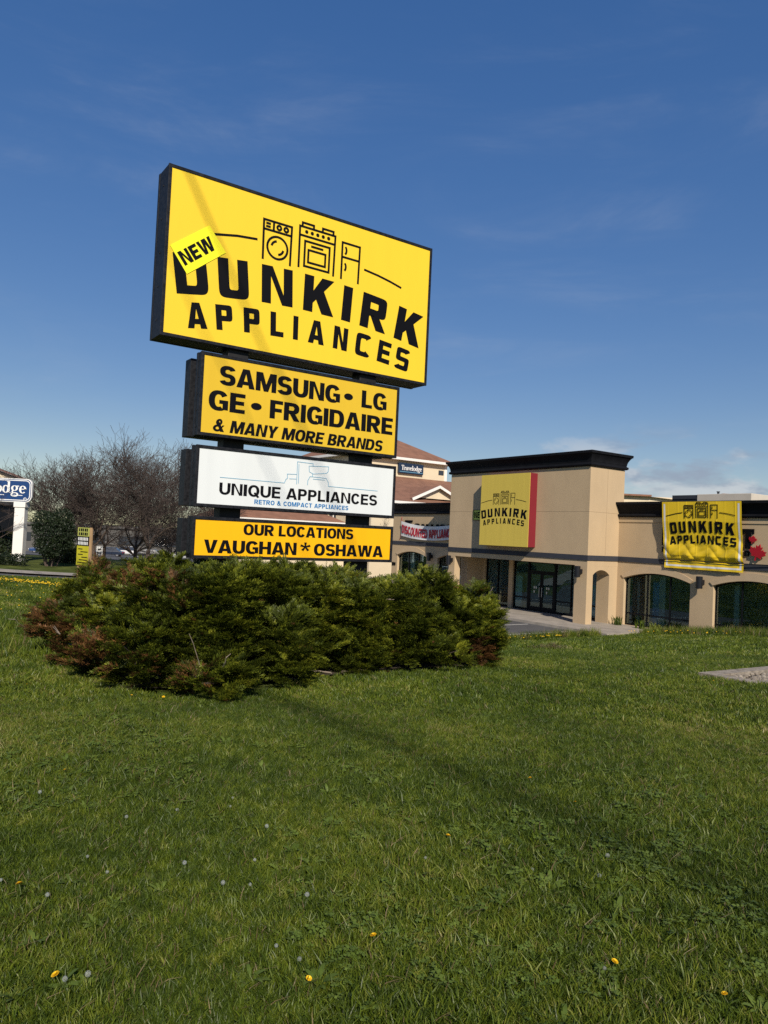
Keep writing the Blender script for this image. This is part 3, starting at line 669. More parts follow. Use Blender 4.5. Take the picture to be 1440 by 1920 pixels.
# recessed shop front behind the piers
sf = MB(); sf.box(-11.55, WY + .002, GZ - .1, -10.07, WY + .3, -1.0); sf.box(-7.95, WY + .002, GZ - .1, -7.62, WY + .3, -1.0); sf.box(-.8, WY + .002, GZ - .1, .02, WY + .3, -1.0); sf.box(-10.3, WY + .03, -1.15, 0, WY + .3, 1.6)
part('wall', sf, 'stucco', st)
def shop_window(xa, xb, mulls, rail=True, zt=-1.12, zb=GZ + .14):
    w = thing_part('window', st); y = WY + .12; f_ = MB()
    f_.box(xa, y, zb, xa + .06, y + .09, zt); f_.box(xb - .06, y, zb, xb, y + .09, zt); f_.box(xa + .06, y, zb, xb - .06, y + .09, zb + .09); f_.box(xa + .06, y, zt - .07, xb - .06, y + .09, zt)
    if rail: f_.box(xa + .06, y - .002, -3.32, xb - .06, y + .09, -3.24)
    for m_ in mulls: f_.box(m_ - .03, y - .004, zb, m_ + .03, y + .092, zt)
    part('frame', f_, 'mullion', w)
    e = [xa] + list(mulls) + [xb]
    for a, b in zip(e[:-1], e[1:]): p_ = MB(); p_.add([(a + .01, y + .05, zb), (b - .01, y + .05, zb), (b - .01, y + .05, zt), (a + .01, y + .05, zt)], [(0, 1, 2, 3)]); part('pane', p_, 'glass', w)
    return w
shop_window(-10.07, -7.95, (-9.0,)); shop_window(-7.62, -6.42, ()); shop_window(-4.32, -.8, (-3.15, -2.0))
dw = thing_part('entrance_surround', st)
f_ = MB(); y = WY + .12; f_.box(-6.42, y - .01, GZ + .13, -6.34, y + .1, -1.12); f_.box(-4.40, y - .01, GZ + .13, -4.32, y + .1, -1.12); f_.box(-6.34, y - .01, -1.75, -4.40, y + .1, -1.65); f_.box(-6.34, y - .01, -1.2, -4.40, y + .1, -1.12)
part('frame', f_, 'mullion', dw); p_ = MB(); p_.add([(-6.34, y + .05, -1.65), (-4.40, y + .05, -1.65), (-4.40, y + .05, -1.2), (-6.34, y + .05, -1.2)], [(0, 1, 2, 3)]); part('pane', p_, 'glass', dw)
for a, b, hx in ((-6.33, -5.38, -5.47), (-5.35, -4.41, -5.27)):
    f_ = MB(); zb, zt = GZ + .14, -1.76
    f_.box(a, y, zb, a + .09, y + .06, zt); f_.box(b - .09, y, zb, b, y + .06, zt); f_.box(a + .09, y, zb, b - .09, y + .06, zb + .25); f_.box(a + .09, y, zt - .1, b - .09, y + .06, zt)
    d_ = part('door', f_, 'mullion', st)
    p_ = MB(); p_.add([(a + .08, y + .03, zb + .2), (b - .08, y + .03, zb + .2), (b - .08, y + .03, zt - .05), (a + .08, y + .03, zt - .05)], [(0, 1, 2, 3)]); part('pane', p_, 'glass', d_)
    part('handle', MB().box(hx - .02, y - .07, -3.15, hx + .02, y - .03, -2.6).box(hx - .015, y - .04, -3.1, hx + .015, y + .01, -3.06).box(hx - .015, y - .04, -2.7, hx + .015, y + .01, -2.66), 'rim', d_)
    for q in range(3): part('notice', MB().box((a + b) / 2 - .12 + (q % 2) * .15, y + .012, -2.70 - (q // 2) * .24, (a + b) / 2 - .03 + (q % 2) * .15, y + .016, -2.56 - (q // 2) * .24), 'interior_pale', d_)
# cornices
def cornice(x0, y0, x1, y1, prof):
    mb = MB(); n = len(prof)
    for o_, z in prof: mb.v += [(x0 - o_, y0 - o_, z), (x1 + o_, y0 - o_, z), (x1 + o_, y1 + o_, z), (x0 - o_, y1 + o_, z)]
    for i in range(n - 1):
        for k in range(4): mb.f.append((i * 4 + k, i * 4 + (k + 1) % 4, (i + 1) * 4 + (k + 1) % 4, (i + 1) * 4 + k))
    mb.f.append(((n - 1) * 4, (n - 1) * 4 + 1, (n - 1) * 4 + 2, (n - 1) * 4 + 3)); mb.f.append((3, 2, 1, 0))
    return mb
def crown(z0, z1, k=1.0):
    h = z1 - z0
    p = [(-.12, z0), (.05, z0), (.05 + .075 * k, z0 + .02), (.05 + .11 * k, z0 + .08), (.05 + .09 * k, z0 + .145), (.06, z0 + .17), (.06, z0 + .22)]
    for t in np.linspace(0, 1, 7): p.append((.07 + .20 * k * t ** 1.8, z0 + .24 + (h - .40) * t))
    p += [(.30 * k, z1 - .15), (.36 * k, z1 - .13), (.38 * k, z1 - .03), (.36 * k, z1), (-.12, z1)]
    return p
part('cornice', cornice(-10.9, 0, 0, TD, crown(3.97, 4.74, .78)), 'cornice', st)
part('cornice', cornice(.12, WY, 18.5, 24, crown(1.50, 2.27, .9)), 'cornice', st)
part('cornice', cornice(-20.3, WY, -11.05, 24, crown(1.62, 2.39, .9)), 'cornice', st)
part('fascia', MB().box(.004, WY - .035, 1.25, 18.5, WY + .01, 1.50), 'stucco', st)
mb = MB(); bz0, bz1 = -.79, -.53
mb.box(-10.94, -.04, bz0, .04, .02, bz1); mb.box(-.02, .02, bz0, .04, WY - .04, bz1); mb.box(-10.94, .02, bz0, -10.88, WY - .04, bz1); mb.box(.0, WY - .04, bz0, 18.54, WY + .02, bz1); mb.box(-20.34, WY - .04, -.61, -10.9, WY + .02, -.36)
part('band', mb, 'band', st)
for bxs in ((-10.9, -.003, 1.66, 0.0, .004, 1.675), (.0, .0, 1.66, .003, TD, 1.675), (.001, 1.33, -.5, .004, 1.345, 3.9), (4.75, WY - .003, -.5, 4.762, WY + .004, 1.24), (9.66, WY - .003, -.5, 9.672, WY + .004, 1.24), (-15.5, WY - .003, -.35, -15.488, WY + .004, 1.6)):
    part('control_joint', MB().box(*bxs), 'joint', st)
# interiors seen through the glass
mb = MB(); mb.box(-19.9, 9.0, GZ, 18.1, 9.2, 1.2); mb.box(-19.9, WY + .45, GZ + .02, 18.1, 9.0, GZ + .06); mb.box(-19.9, WY + .45, -.55, 18.1, 9.0, -.5); part('interior_wall', mb, 'interior', st)
for i, (x, w_, h_, d_, m_) in enumerate([(1.0, .5, 2.3, 1.2, 'interior_blue'), (1.85, .35, 2.6, .5, 'interior_pale'), (2.5, .9, 1.8, 2.2, 'interior_teal'), (3.5, .5, 2.0, 1.6, 'interior_teal'), (5.8, .25, 2.7, .5, 'interior_pale'), (6.6, .8, 1.9, 2.0, 'interior_teal'), (7.6, .9, 1.9, 1.4, 'interior_teal'), (8.3, .5, 2.0, 2.0, 'interior_teal'), (.55, .15, 2.6, .5, 'interior_pale'),
                           (-19.2, .5, 2.4, .5, 'interior_pale'), (-16.7, .8, 1.4, .5, 'interior_pale'), (-18.2, .9, 1.5, 2.0, 'interior_teal'), (-14.0, .9, 1.7, 1.5, 'interior_teal'), (-9.4, .7, 1.9, 1.5, 'interior_teal'), (-3.6, .8, 1.8, 1.6, 'interior_teal'), (-2.3, .8, 1.9, 1.6, 'interior_teal')]):
    part('display_panel', MB().box(x, WY + .45 + d_, GZ + .06, x + w_, WY + .75 + d_, GZ + .06 + h_), m_, st, bevel=.01)
# address number
part('address_number', text_mb('100', -20.25, -19.78, -2.18, .24, WY - .01, 'heavy', .12, t=.03), 'ink', st)
# rooftop unit
t = thing('rooftop_unit', 'cream boxy air handling unit with dark louvre on the store roof', 'air conditioner', FB, (.9, 10.6, 1.42))
part('casing', MB().box(.12, 9.0, 1.55, 3.3, 12.2, 3.15), 'metal_unit', t, bevel=.02)
lo = part('louvre', MB().box(-1.5, 9.05, 1.55, .12, 12.1, 3.12), 'grille', t)
for k in range(7): part('slat', MB().box(-1.46, 9.0, 1.7 + k * .2, .08, 9.06, 1.78 + k * .2), 'grille', lo)
part('curb', MB().box(-1.4, 9.1, 1.42, 3.2, 12.1, 1.55), 'roof_gravel', t)
part('vent_pipe', MB().tube((1.1, 9.5, 3.1), (1.1, 9.5, 3.28), .06, .06, 8).tube((1.1, 9.5, 3.28), (1.1, 9.5, 3.33), .09, .09, 8), 'grille', t)
# wall lamps
def wall_lamp(x, y, z, label):
    t = thing('wall_lamp', label, 'lamp', FB, (x, y, z), 'black wall lamps on the store piers')
    part('bracket', MB().box(x - .10, y - .14, z - .10, x + .10, y, z + .12), 'lampbody', t, bevel=.01)
    mb = MB(); prof = [(.135, -.29), (.15, -.28), (.15, .25), (.13, .27)]; mb.lathe(prof, 16, (x, y - .28, z)); part('shade', mb, 'lampbody', t, smooth=False)
    return t
wall_lamp(4.80, WY, -1.50, 'black cylinder wall lamp between the two right-hand arched windows')
wall_lamp(-15.5, WY, -1.32, 'black cylinder wall lamp left of the tower, between two arched windows')
wall_lamp(-10.52, 0, -1.32, 'black cylinder wall lamp on the tower\'s left pier')
wall_lamp(-.38, 0, -1.36, 'black cylinder wall lamp on the tower\'s right pier')
wall_lamp(9.70, WY, -1.50, 'black cylinder wall lamp past the second right-hand arched window')
# store wall sign
ws = thing('wall_sign', 'square yellow sign box with red sides on the store tower', 'sign', FB, (-5.52, 0, -.28))
part('box', MB().box(-7.45, -.55, -.28, -3.60, -.002, 3.73), 'wall_red', ws, bevel=.01)
fpn = part('face_panel', MB().box(-7.455, -.575, -.285, -3.595, -.552, 3.735), 'wall_yellow', ws)
mp = lambda x, z: (-5.545 + (x - 2.40) * .795, 1.365 + (z - 3.625) * .80)
logo(ws, -.575, mp, .034, lambda x, z: (-5.545 + (x - 2.40) * .953, 2.01 + (z - 4.29) * 1.0))
nw = thing('new_placard', 'small green placard with NEW half hidden behind the yellow wall sign', 'placard', FB, (-8.1, -.06, 1.17))
part('panel', MB().box(-8.66, -.05, 1.17, -7.6, -.01, 1.74), mat('placard_green', (.66, .70, .12), .6), nw)
part('border', MB().box(-8.68, -.055, 1.15, -8.64, -.005, 1.76).box(-8.64, -.055, 1.15, -7.58, -.005, 1.18).box(-8.64, -.055, 1.73, -7.58, -.005, 1.76), 'ink', nw)
part('lettering', text_mb('NEW', -8.58, -7.68, 1.27, .38, -.05, 'block', .14), 'ink', nw)
# yellow banner hung over the right wing
def banner_y(x, z):
    """folds in the hanging vinyl, pulled in by a cord near the bottom"""
    s_ = (x - 2.8) / 4.0; f_ = 0.0
    for k in range(8): f_ += (.007 + .004 * math.sin(k * 2.3 + z * 2)) * math.exp(-((s_ - (k + .55 + .10 * math.sin(k * 1.7)) / 8.2) / .006) ** 2)
    low = max(0, min(1, (1.0 - z) / 1.4))
    f_ += low * (.020 * math.sin(s_ * 23 + z * 2.2) + .012 * math.sin(s_ * 41 - z * 3.1) + .015 * math.sin(s_ * 9 + z * 5))
    hang = float(np.interp(z, [-.95, -.60, -.535, -.45, -.30, -.05, .45, 1.3, 2.3], [.13, .105, .085, .14, .20, .19, .21, .33, .375]))
    cr = low ** 1.5 * (.045 * abs(math.sin(s_ * 11 + z * 5 + .8 * math.sin(s_ * 19))) + .028 * abs(math.sin(s_ * 23 - z * 9 + 1 + math.sin(s_ * 7))) - .02) + .006 * math.sin(s_ * 14 + z * 3.3 + 1.5 * math.sin(z * 2.1))
    out = hang + f_ * (1.0 if z > -.45 else .35) + cr * (1.0 if z > -.45 else .2)
    return WY - out
bn = thing('banner', 'wrinkled yellow vinyl banner with white border hung over the right wing', 'banner', FB, (4.8, WY - .2, -.93))
def sheet_mesh(x0, x1, z0, z1, nx, nz, off, edge=None):
    mb = MB(); X = np.linspace(x0, x1, nx); Z = np.linspace(z0, z1, nz)
    for z in Z:
        for x in X:
            k = (2.2 - z) / 3.1; xx = x + .08 * max(0, k) * (1 - (x - 2.75) / 8)
            mb.v.append((xx, banner_y(x, z) - off, z))
    for j in range(nz - 1):
        for i in range(nx - 1): mb.f.append((j * nx + i, j * nx + i + 1, (j + 1) * nx + i + 1, (j + 1) * nx + i))
    return mb
part('sheet', sheet_mesh(2.755, 6.76, -.925, 2.24, 170, 120, 0), 'banner_yellow', bn, smooth=True)
bb = sheet_mesh(2.84, 2.93, -.83, 2.14, 5, 110, .004); 
for a in (sheet_mesh(6.58, 6.67, -.83, 2.14, 5, 110, .004), sheet_mesh(2.93, 6.58, -.83, -.75, 160, 4, .004)): bb.add(a.v, a.f)
part('border', bb, 'banner_white', bn, smooth=True)
def banner_print(pt_name, build):
    """draw flat, then lay the print onto the folds"""
    before = set(bpy.data.objects)
    tmp = thing_part('print', bn); build(tmp)
    for o in [q for q in bpy.data.objects if q not in before and q is not tmp]:
        me = o.data; off = OFF[o.name]
        import bmesh as _b
        bm = _b.new(); bm.from_mesh(me)
        _b.ops.delete(bm, geom=[f for f in bm.faces if f.normal.y > -.5], context='FACES_ONLY')
        _b.ops.triangulate(bm, faces=bm.faces)
        for it in range(4):
            lg = [e for e in bm.edges if e.calc_length() > .07]
            if not lg: break
            _b.ops.subdivide_edges(bm, edges=lg, cuts=1); _b.ops.triangulate(bm, faces=bm.faces)
        for i, v_ in enumerate(bm.verts):
            x, z = v_.co.x + off[0], v_.co.z + off[2]; k = (2.2 - z) / 3.1
            dd = (v_.co.y + off[1]) - (WY - .5)
            v_.co.y = banner_y(x, z) - .018 + dd * .6 - off[1]; v_.co.x += .08 * max(0, k) * (1 - (x - 2.75) / 8)
        bm.to_mesh(me); bm.free(); o.parent = bn
    bpy.data.objects.remove(tmp)
import bmesh
banner_print('print', lambda tmp: logo(tmp, WY - .5, lambda x, z: (4.80 + (x - 2.40) * .715, .80 + (z - 3.625) * .90), .038, lambda x, z: (4.80 + (x - 2.40) * .93, 1.46 + (z - 4.30) * .98), True))
rp = MB()
pts = [(2.5, WY - .05, -.545), (2.85, WY - .16, -.54), (4.8, WY - .17, -.535), (6.75, WY - .16, -.53), (8.0, WY - .10, -.525), (12, WY - .06, -.52)]
for a, b in zip(pts[:-1], pts[1:]): rp.tube(a, b, .022, .022, 6)
part('cord', rp, 'cable', bn)
# old channel letters around the banner
def solo_text(name, txt, x0, x1, z, h, y, sty, gap, m, label, cat, dep=.06, group=None):
    mb = text_mb(txt, x0, x1, z, h, y, sty, gap, t=dep); return solo(name, mb, m, FB, ((x0 + x1) / 2, y, z), label, cat, group)
mb = MB()
for a in ([6.70, .90, 7.14, 1.02], [6.80, .15, 7.04, .90], [6.66, .80, 6.74, 1.02], [7.10, .80, 7.18, 1.02]): mb.box(a[0], WY - .06, a[1], a[2], WY - .001, a[3])
solo('channel_letter', mb, 'ink', FB, (6.9, WY, .15), 'tall black letter T on the wall just right of the yellow banner', 'letter')
solo_text('channel_letter', 'D', 6.78, 7.0, -.18, .24, WY - .001, 'heavy', .1, 'ink', 'small black letter D under the tall T beside the red maple leaf', 'letter')
solo('channel_letter', MB().box(2.60, WY - .06, .15, 2.85, WY - .001, 1.02), 'ink', FB, (2.7, WY, .15), 'black letter stem peeping out at the yellow banner\'s left edge', 'letter')
solo_text('channel_letter', 'F', 2.62, 2.8, -.18, .24, WY - .001, 'heavy', .1, 'ink', 'small black letter below the stem at the banner\'s lower left edge', 'letter')
LEAF = [(0, 1.0), (.13, .74), (.30, .83), (.24, .45), (.42, .62), (.47, .50), (.74, .55), (.66, .32), (.78, .24), (.42, -.06), (.46, -.20), (.06, -.13), (.05, -.5), (-.05, -.5)]
LEAF = LEAF + [(-x, z) for x, z in LEAF[::-1] if x > .051 or z == -.13][:]
def leaf(cx, cz, s, rot, dep, label):
    c, n = math.cos(rot), math.sin(rot)
    P = [(cx + s * (x * c - z * n), cz + s * (x * n + z * c)) for x, z in LEAF]
    ar = sum(P[i][0] * P[(i + 1) % len(P)][1] - P[(i + 1) % len(P)][0] * P[i][1] for i in range(len(P)))
    if ar < 0: P = P[::-1]
    solo('maple_leaf', MB().prism_y(P, WY - dep, WY - dep + .05), 'leaf_red', FB, (cx, WY - dep, cz), label, 'emblem', 'red maple leaves on the right wing')
leaf(7.15, .50, .24, R(-12), .11, 'smaller red maple leaf overlapping the black letter T')
leaf(7.36, -.12, .50, R(-18), .13, 'larger red maple leaf below right of the letter T')
# white discount banner on the left wing with old letters behind
for q_, (ch, x, w_, z, h_) in enumerate((('T', -18.75, .85, .55, .62), ('G', -17.65, .65, .50, .45), ('A', -16.95, .62, .50, .42), ('L', -16.25, .45, .50, .42), ('L', -15.7, .45, .50, .42), ('I', -15.1, .2, .50, .42), ('C', -14.75, .6, .50, .42), ('O', -14.05, .6, .50, .42))):
    solo_text('channel_letter', ch, x, x + w_, z, h_, WY - .001, 'heavy', .1, 'ink', ['largest black wall letter top, leftmost above the white discount banner', *[f'{k} black wall letter top from the left above the white discount banner' for k in ('second', 'third', 'fourth', 'fifth', 'sixth', 'seventh')], 'rightmost black wall letter top above the discount banner, by the tower'][q_], 'letter', .08, 'old letters behind the discount banner')
db = thing('discount_banner', 'sagging white banner with red capital letters tied to the left wing wall', 'banner', FB, (-16, WY - .12, -.05))
def sag(x): s_ = (x + 19.05) / 6.6; return -.42 * 4 * s_ * (1 - s_) * .75 - .06 * s_
def dby(x, z): return WY - .16 + .03 * math.sin(x * 1.9 + z * 3) + .018 * math.sin(x * 4.7 - z * 5)
mb = MB(); X = np.linspace(-19.03, -12.6, 90); nz = 10
for j in range(nz):
    for x in X: t_ = j / (nz - 1); z = 1.10 + sag(x) - (1 - t_) * (1.06 - .10 * math.sin(math.pi * (x + 19.03) / 8)); mb.v.append((x, dby(x, z), z))
for j in range(nz - 1):
    for i in range(89): mb.f.append((j * 90 + i, j * 90 + i + 1, (j + 1) * 90 + i + 1, (j + 1) * 90 + i))
part('sheet', mb, 'banner_white', db, smooth=True)
mb = text_mb('DISCOUNTED APPLIANCES', -18.92, -12.85, .28, .60, 0, 'heavy', .05)
mb.v = [(x, dby(x, z + sag(x)) - .03 + y, z + sag(x)) for x, y, z in mb.v]; part('lettering', mb, 'red_ink', db)
mb = MB()
for a, b in (((-19.03, WY - .15, 1.08), (-19.25, WY - .02, 1.40)), ((-19.03, WY - .15, 1.08), (-19.05, WY - .1, .05)), ((-19.03, WY - .15, .06), (-19.45, WY - .02, -.30)), ((-19.03, WY - .15, .10), (-19.30, WY - .02, .02))): mb.tube(a, b, .014, .014, 5)
part('rope', mb, 'red_ink', db)

# ------------------------------------------------------------------ junipers round the pylon
def bush_h(s_, c_):
    """height of the juniper mass above the ground, in the pylon frame"""
    s_ = np.asarray(s_, float); c_ = np.asarray(c_, float)
    front = np.interp(s_, [-2.1, -1.6, -.6, .2, 1.1, 2.8, 4.4, 5.3, 5.9], [-1.5, -3.05, -3.62, -3.55, -3.0, -2.72, -2.5, -1.7, -.4])
    back = np.interp(s_, [-2.1, -1.0, 1, 4, 5.9], [.3, 1.4, 1.9, 1.6, .4])
    top = np.interp(s_, [-2.1, -1.4, -.6, .3, 1.2, 3.0, 4.0, 4.9, 5.5, 5.9], [.46, .84, 1.16, 1.31, 1.31, 1.27, 1.23, 1.16, .92, .46])
    df = c_ - front; db_ = back - c_; de = np.minimum(s_ + 1.30, (5.42 - s_) * .62)
    k = np.minimum(np.minimum(df / .6, db_ / 1.2), de / .7)
    return np.where(k > 0, top * np.sqrt(np.clip(1 - (1 - np.clip(k, 0, 1)) ** 2.2, 0, 1)), -1)
def unit(v): return v / np.maximum(np.linalg.norm(v, axis=-1, keepdims=True), 1e-9)
def spray_template(seed, L=1.0, nside=11, wid=.34, droop=.16):
    """a feathery juniper plume along +x: short pointed scale-leaf twiglets leaving a curved stem"""
    r = np.random.default_rng(seed); V = []; F = []
    def quad(a, d, w, n):
        d = np.array(d); a = np.array(a); side = unit(np.cross(d, n)) * w
        o = len(V); V.extend([a - side * .5, a + d * .45 + side * -.9, a + d, a + d * .45 + side * .9]); F.append((o, o + 1, o + 2, o + 3))
    for i in range(nside):
        t = (i + .6) / nside; base = np.array([L * t, 0, -droop * t * t + .10 * t])
        for sgn in (-1, 1):
            ln_ = wid * (1.20 - .75 * t) * r.uniform(.75, 1.3)
            d = np.array([.72, sgn * r.uniform(.45, .85), r.uniform(-.15, .55)]); d = d / np.linalg.norm(d) * ln_
            quad(base, d, .030 + .02 * r.random(), np.array([r.uniform(-.3, .3), r.uniform(-.5, .5), 1.0]))
            if r.random() < .65:
                q = d * .55; e = np.array([.9, sgn * r.uniform(.0, .9), r.uniform(-.1, .7)]); e = e / np.linalg.norm(e) * ln_ * .55
                quad(base + q, e, .026, np.array([0, r.uniform(-.6, .6), 1.0]))
    quad((0, 0, 0), (L * 1.05, 0, -droop + .1), .022, np.array([0, 0, 1.0]))
    return np.array(V), np.array(F)
SPR = [spray_template(k, 1.0, 9 + k % 3, .36, .2 + .08 * (k % 2)) for k in range(5)]
def gn_instances(o, sources):
    ng = bpy.data.node_groups.new(o.name + '_nodes', 'GeometryNodeTree')
    ng.interface.new_socket('Geometry', in_out='INPUT', socket_type='NodeSocketGeometry'); ng.interface.new_socket('Geometry', in_out='OUTPUT', socket_type='NodeSocketGeometry')
    N, L = ng.nodes, ng.links; gi = N.new('NodeGroupInput'); go = N.new('NodeGroupOutput')
    g2i = N.new('GeometryNodeGeometryToInstance')
    for s_ in reversed(sources):
        oi = N.new('GeometryNodeObjectInfo'); oi.inputs['Object'].default_value = s_; oi.inputs['As Instance'].default_value = True; L.new(oi.outputs['Geometry'], g2i.inputs[0])
    def attr(nm, ty): k = N.new('GeometryNodeInputNamedAttribute'); k.data_type = ty; k.inputs['Name'].default_value = nm; return k.outputs['Attribute']
    ip = N.new('GeometryNodeInstanceOnPoints'); ip.inputs['Pick Instance'].default_value = True
    mp_ = N.new('GeometryNodeMeshToPoints'); L.new(gi.outputs[0], mp_.inputs[0]); L.new(mp_.outputs[0], ip.inputs['Points']); L.new(g2i.outputs[0], ip.inputs['Instance'])
    L.new(attr('pick', 'INT'), ip.inputs['Instance Index']); L.new(attr('rot', 'FLOAT_VECTOR'), ip.inputs['Rotation']); L.new(attr('scl', 'FLOAT_VECTOR'), ip.inputs['Scale'])
    L.new(ip.outputs[0], go.inputs[0]); md = o.modifiers.new('instances', 'NODES'); md.node_group = ng
def point_mesh(name, pos, rot, scl, pick):
    n = len(pos); me = bpy.data.meshes.new(name); me.vertices.add(n); me.vertices.foreach_set('co', np.asarray(pos, np.float32).ravel())
    a = me.attributes.new('rot', 'FLOAT_VECTOR', 'POINT'); a.data.foreach_set('vector', np.asarray(rot, np.float32).ravel())
    a = me.attributes.new('scl', 'FLOAT_VECTOR', 'POINT'); a.data.foreach_set('vector', np.asarray(scl, np.float32).ravel())
    a = me.attributes.new('pick', 'INT', 'POINT'); a.data.foreach_set('value', np.asarray(pick, np.int32)); return me
def spray_part(name, sources, pos, xdir, up, scale, pick, parent):
    """tens of thousands of fine sprays: one part, instanced"""
    X = unit(xdir); Y = unit(np.cross(up, X)); Z = np.cross(X, Y)
    rot = np.stack([np.arctan2(Y[:, 2], Z[:, 2]), -np.arcsin(np.clip(X[:, 2], -1, 1)), np.arctan2(X[:, 1], X[:, 0])], -1)
    o = bpy.data.objects.new(name, point_mesh(name, pos, rot, np.repeat(scale[:, None], 3, 1), pick)); C.objects.link(o); o.parent = parent; o['kind'] = 'stuff'
    gn_instances(o, sources); return o
def link_np(name, v, f, m, parent=None, kind=None):
    o = bpy.data.objects.new(name, np_mesh(name, v, f, M[m])); C.objects.link(o)
    if parent: o.parent = parent
    if kind: o['kind'] = kind
    return o
SRC_G = [bpy.data.objects.new('spray', np_mesh('spray', v, f, M['juniper'])) for v, f in SPR]; SRC_D = [bpy.data.objects.new('dead_spray', np_mesh('dead_spray', v, f, M['juniper_dead'])) for v, f in SPR]
# lumps make the mass uneven; sprays grow out of each lump
lum = []
for s_ in np.arange(-2.0, 6.0, .50):
    for c_ in np.arange(-3.6, 1.9, .46):
        a, b = s_ + nr.uniform(-.2, .2), c_ + nr.uniform(-.2, .2); h = float(bush_h(a, b))
        if h < .12: continue
        lum.append((a, b, h * nr.uniform(.80, 1.05), nr.uniform(.28, .46)))
lum = np.array(lum)
NCL = 15
def juniper(name, sel, label, seed, dens):
    r = np.random.default_rng(seed); L = lum[sel]
    cs, cc_ = L[:, 0].mean(), L[:, 1].mean(); g0 = zgf(FP, cs, cc_)
    root = thing(name, label, 'shrub', FP, (cs, cc_, g0), 'junipers around the pylon sign')
    P, D, AX = [], [], []
    for (a, b, h, rad) in L:
        w0 = FP.w(a, b, 0); g = float(zg(w0.x, w0.y)[0]); ztop = g + h
        layers = [(ztop - rad * .55, rad)]
        while layers[-1][0] - rad * .9 > g + .05: layers.append((layers[-1][0] - rad * .85, rad * r.uniform(.95, 1.2)))
        for zc_, rr in layers:
            n = max(3, int(dens * rr * rr * 12.6 / NCL))            # branch tips, each carrying a fan of sprays
            d = unit(r.normal(size=(n, 3))); d[:, 2] = np.where(d[:, 2] < -.25, -d[:, 2], d[:, 2])
            p = np.array([a, b, zc_]) + d * rr * r.uniform(.70, 1.02, (n, 1)) * np.array([1, 1, .75])
            ax = unit(d * np.array([.95, .95, .45]) + np.array([0, -.18, .34]) + r.normal(size=(n, 3)) * .22)
            k = np.repeat(np.arange(n), NCL); m_ = len(k)
            fan = unit(np.cross(ax, np.array([0, 0, 1.0])))          # fans spread sideways, so foliage lies in layers
            dirs = unit(ax[k] + fan[k] * r.normal(0, .55, (m_, 1)) + r.normal(size=(m_, 3)) * .16)
            P.append(p[k] - ax[k] * r.uniform(0, .12, (m_, 1)) + fan[k] * r.normal(0, .03, (m_, 1))); D.append(dirs); AX.append(ax[k])
    AX = np.concatenate(AX)
    P = np.concatenate(P); D = np.concatenate(D)
    # drop sprays buried inside the mass
    hh = bush_h(P[:, 0], P[:, 1]); wx = [FP.w(x, y, 0) for x, y in P[:, :2]]
    gz = zg(np.array([k.x for k in wx]), np.array([k.y for k in wx]))
    depth = gz + np.maximum(hh, 0) - P[:, 2]
    e = .3; gx = bush_h(P[:, 0] + e, P[:, 1]) - bush_h(P[:, 0] - e, P[:, 1]); gy = bush_h(P[:, 0], P[:, 1] + e) - bush_h(P[:, 0], P[:, 1] - e)
    steep = np.hypot(gx, gy)
    keep = (P[:, 2] > gz + .02) & ((depth < .42) | (P[:, 1] - np.interp(P[:, 0], [-2.1, -1.6, -.6, .2, 1.1, 2.8, 4.4, 5.3, 5.9], [-1.5, -3.05, -3.62, -3.55, -3.0, -2.72, -2.5, -1.7, -.4]) < 1.15) | (P[:, 0] < -.5) | (P[:, 0] > 4.4)) & ~((np.abs(P[:, 1] - .2) < .36) & (P[:, 0] > .45) & (P[:, 0] < 4.25) & (depth < .0))
    keep &= ~((P[:, 1] < yl + .02) & (P[:, 1] > yl - .55) & (P[:, 0] > .3) & (P[:, 0] < 4.4) & (P[:, 2] > -.50))
    keep &= P[:, 1] < .9
    AX = AX[keep]
    P, D, depth = P[keep], D[keep], depth[keep]; n = len(P)
    out = np.stack([-gx[keep] , -gy[keep], np.zeros(n)], -1) * 1.1
    lean = np.stack([np.where(P[:, 0] < 1.0, -.35, .35), np.full(n, -.25), np.full(n, .24)], -1)
    X = unit(D + out * .10 + lean * .12)
    up = unit(np.cross(np.cross(AX, np.array([0, 0, 1.0])), AX) + r.normal(size=(n, 3)) * .22)
    sc_ = r.uniform(.11, .20, n)
    base = np.array([cs, cc_, g0])
    px, pz = P[:, 0], P[:, 2] - gz[keep]
    # brown winter-burnt patches on the left flank and one at the right foot
    nz_ = np.sin(P[:, 0] * 4.1 + P[:, 2] * 3.0) + np.sin(P[:, 1] * 5.3 + 1.3) + np.sin(P[:, 2] * 6.1 + P[:, 0] * 2.2)
    dead = ((px < -.45) & (nz_ + r.normal(size=n) * 1.2 > .85 + (px + 1.2) * 1.1)) | ((np.hypot(px - 4.2, (P[:, 2] - gz[keep] - .25) * 1.2) < .24) & (P[:, 1] < -1.5)) | (r.random(n) < .006)
    pick = r.integers(0, len(SPR), n)
    if (~dead).any():
        spray_part('foliage', SRC_G, P[~dead] - base, X[~dead], up[~dead], sc_[~dead], pick[~dead], root)
    if dead.sum() > 30:
        o = spray_part('dead_foliage', SRC_D, P[dead] - base, X[dead], up[dead], sc_[dead] * .95, pick[dead], root); o['label'] = 'rusty brown winter-burnt juniper sprays'
    # dark stems through the mass
    mb = MB()
    for (a, b, h, rad) in L[::2]:
        w0 = FP.w(a, b, 0); g = float(zg(w0.x, w0.y)[0]); x1, y1 = a + r.uniform(-.35, .35), b + r.uniform(-.35, .1)
        mb.tube((cs + (a - cs) * .6, cc_ + (b - cc_) * .55, g - .05), (a, b, g + h * .5), .022, .013, 5, False); mb.tube((a, b, g + h * .5), (x1, y1, g + h * .8), .013, .005, 4, False)
    part('stem', mb, 'bark', root, kind='stuff')
    # bare grey twigs poking out low down
    mb = MB()
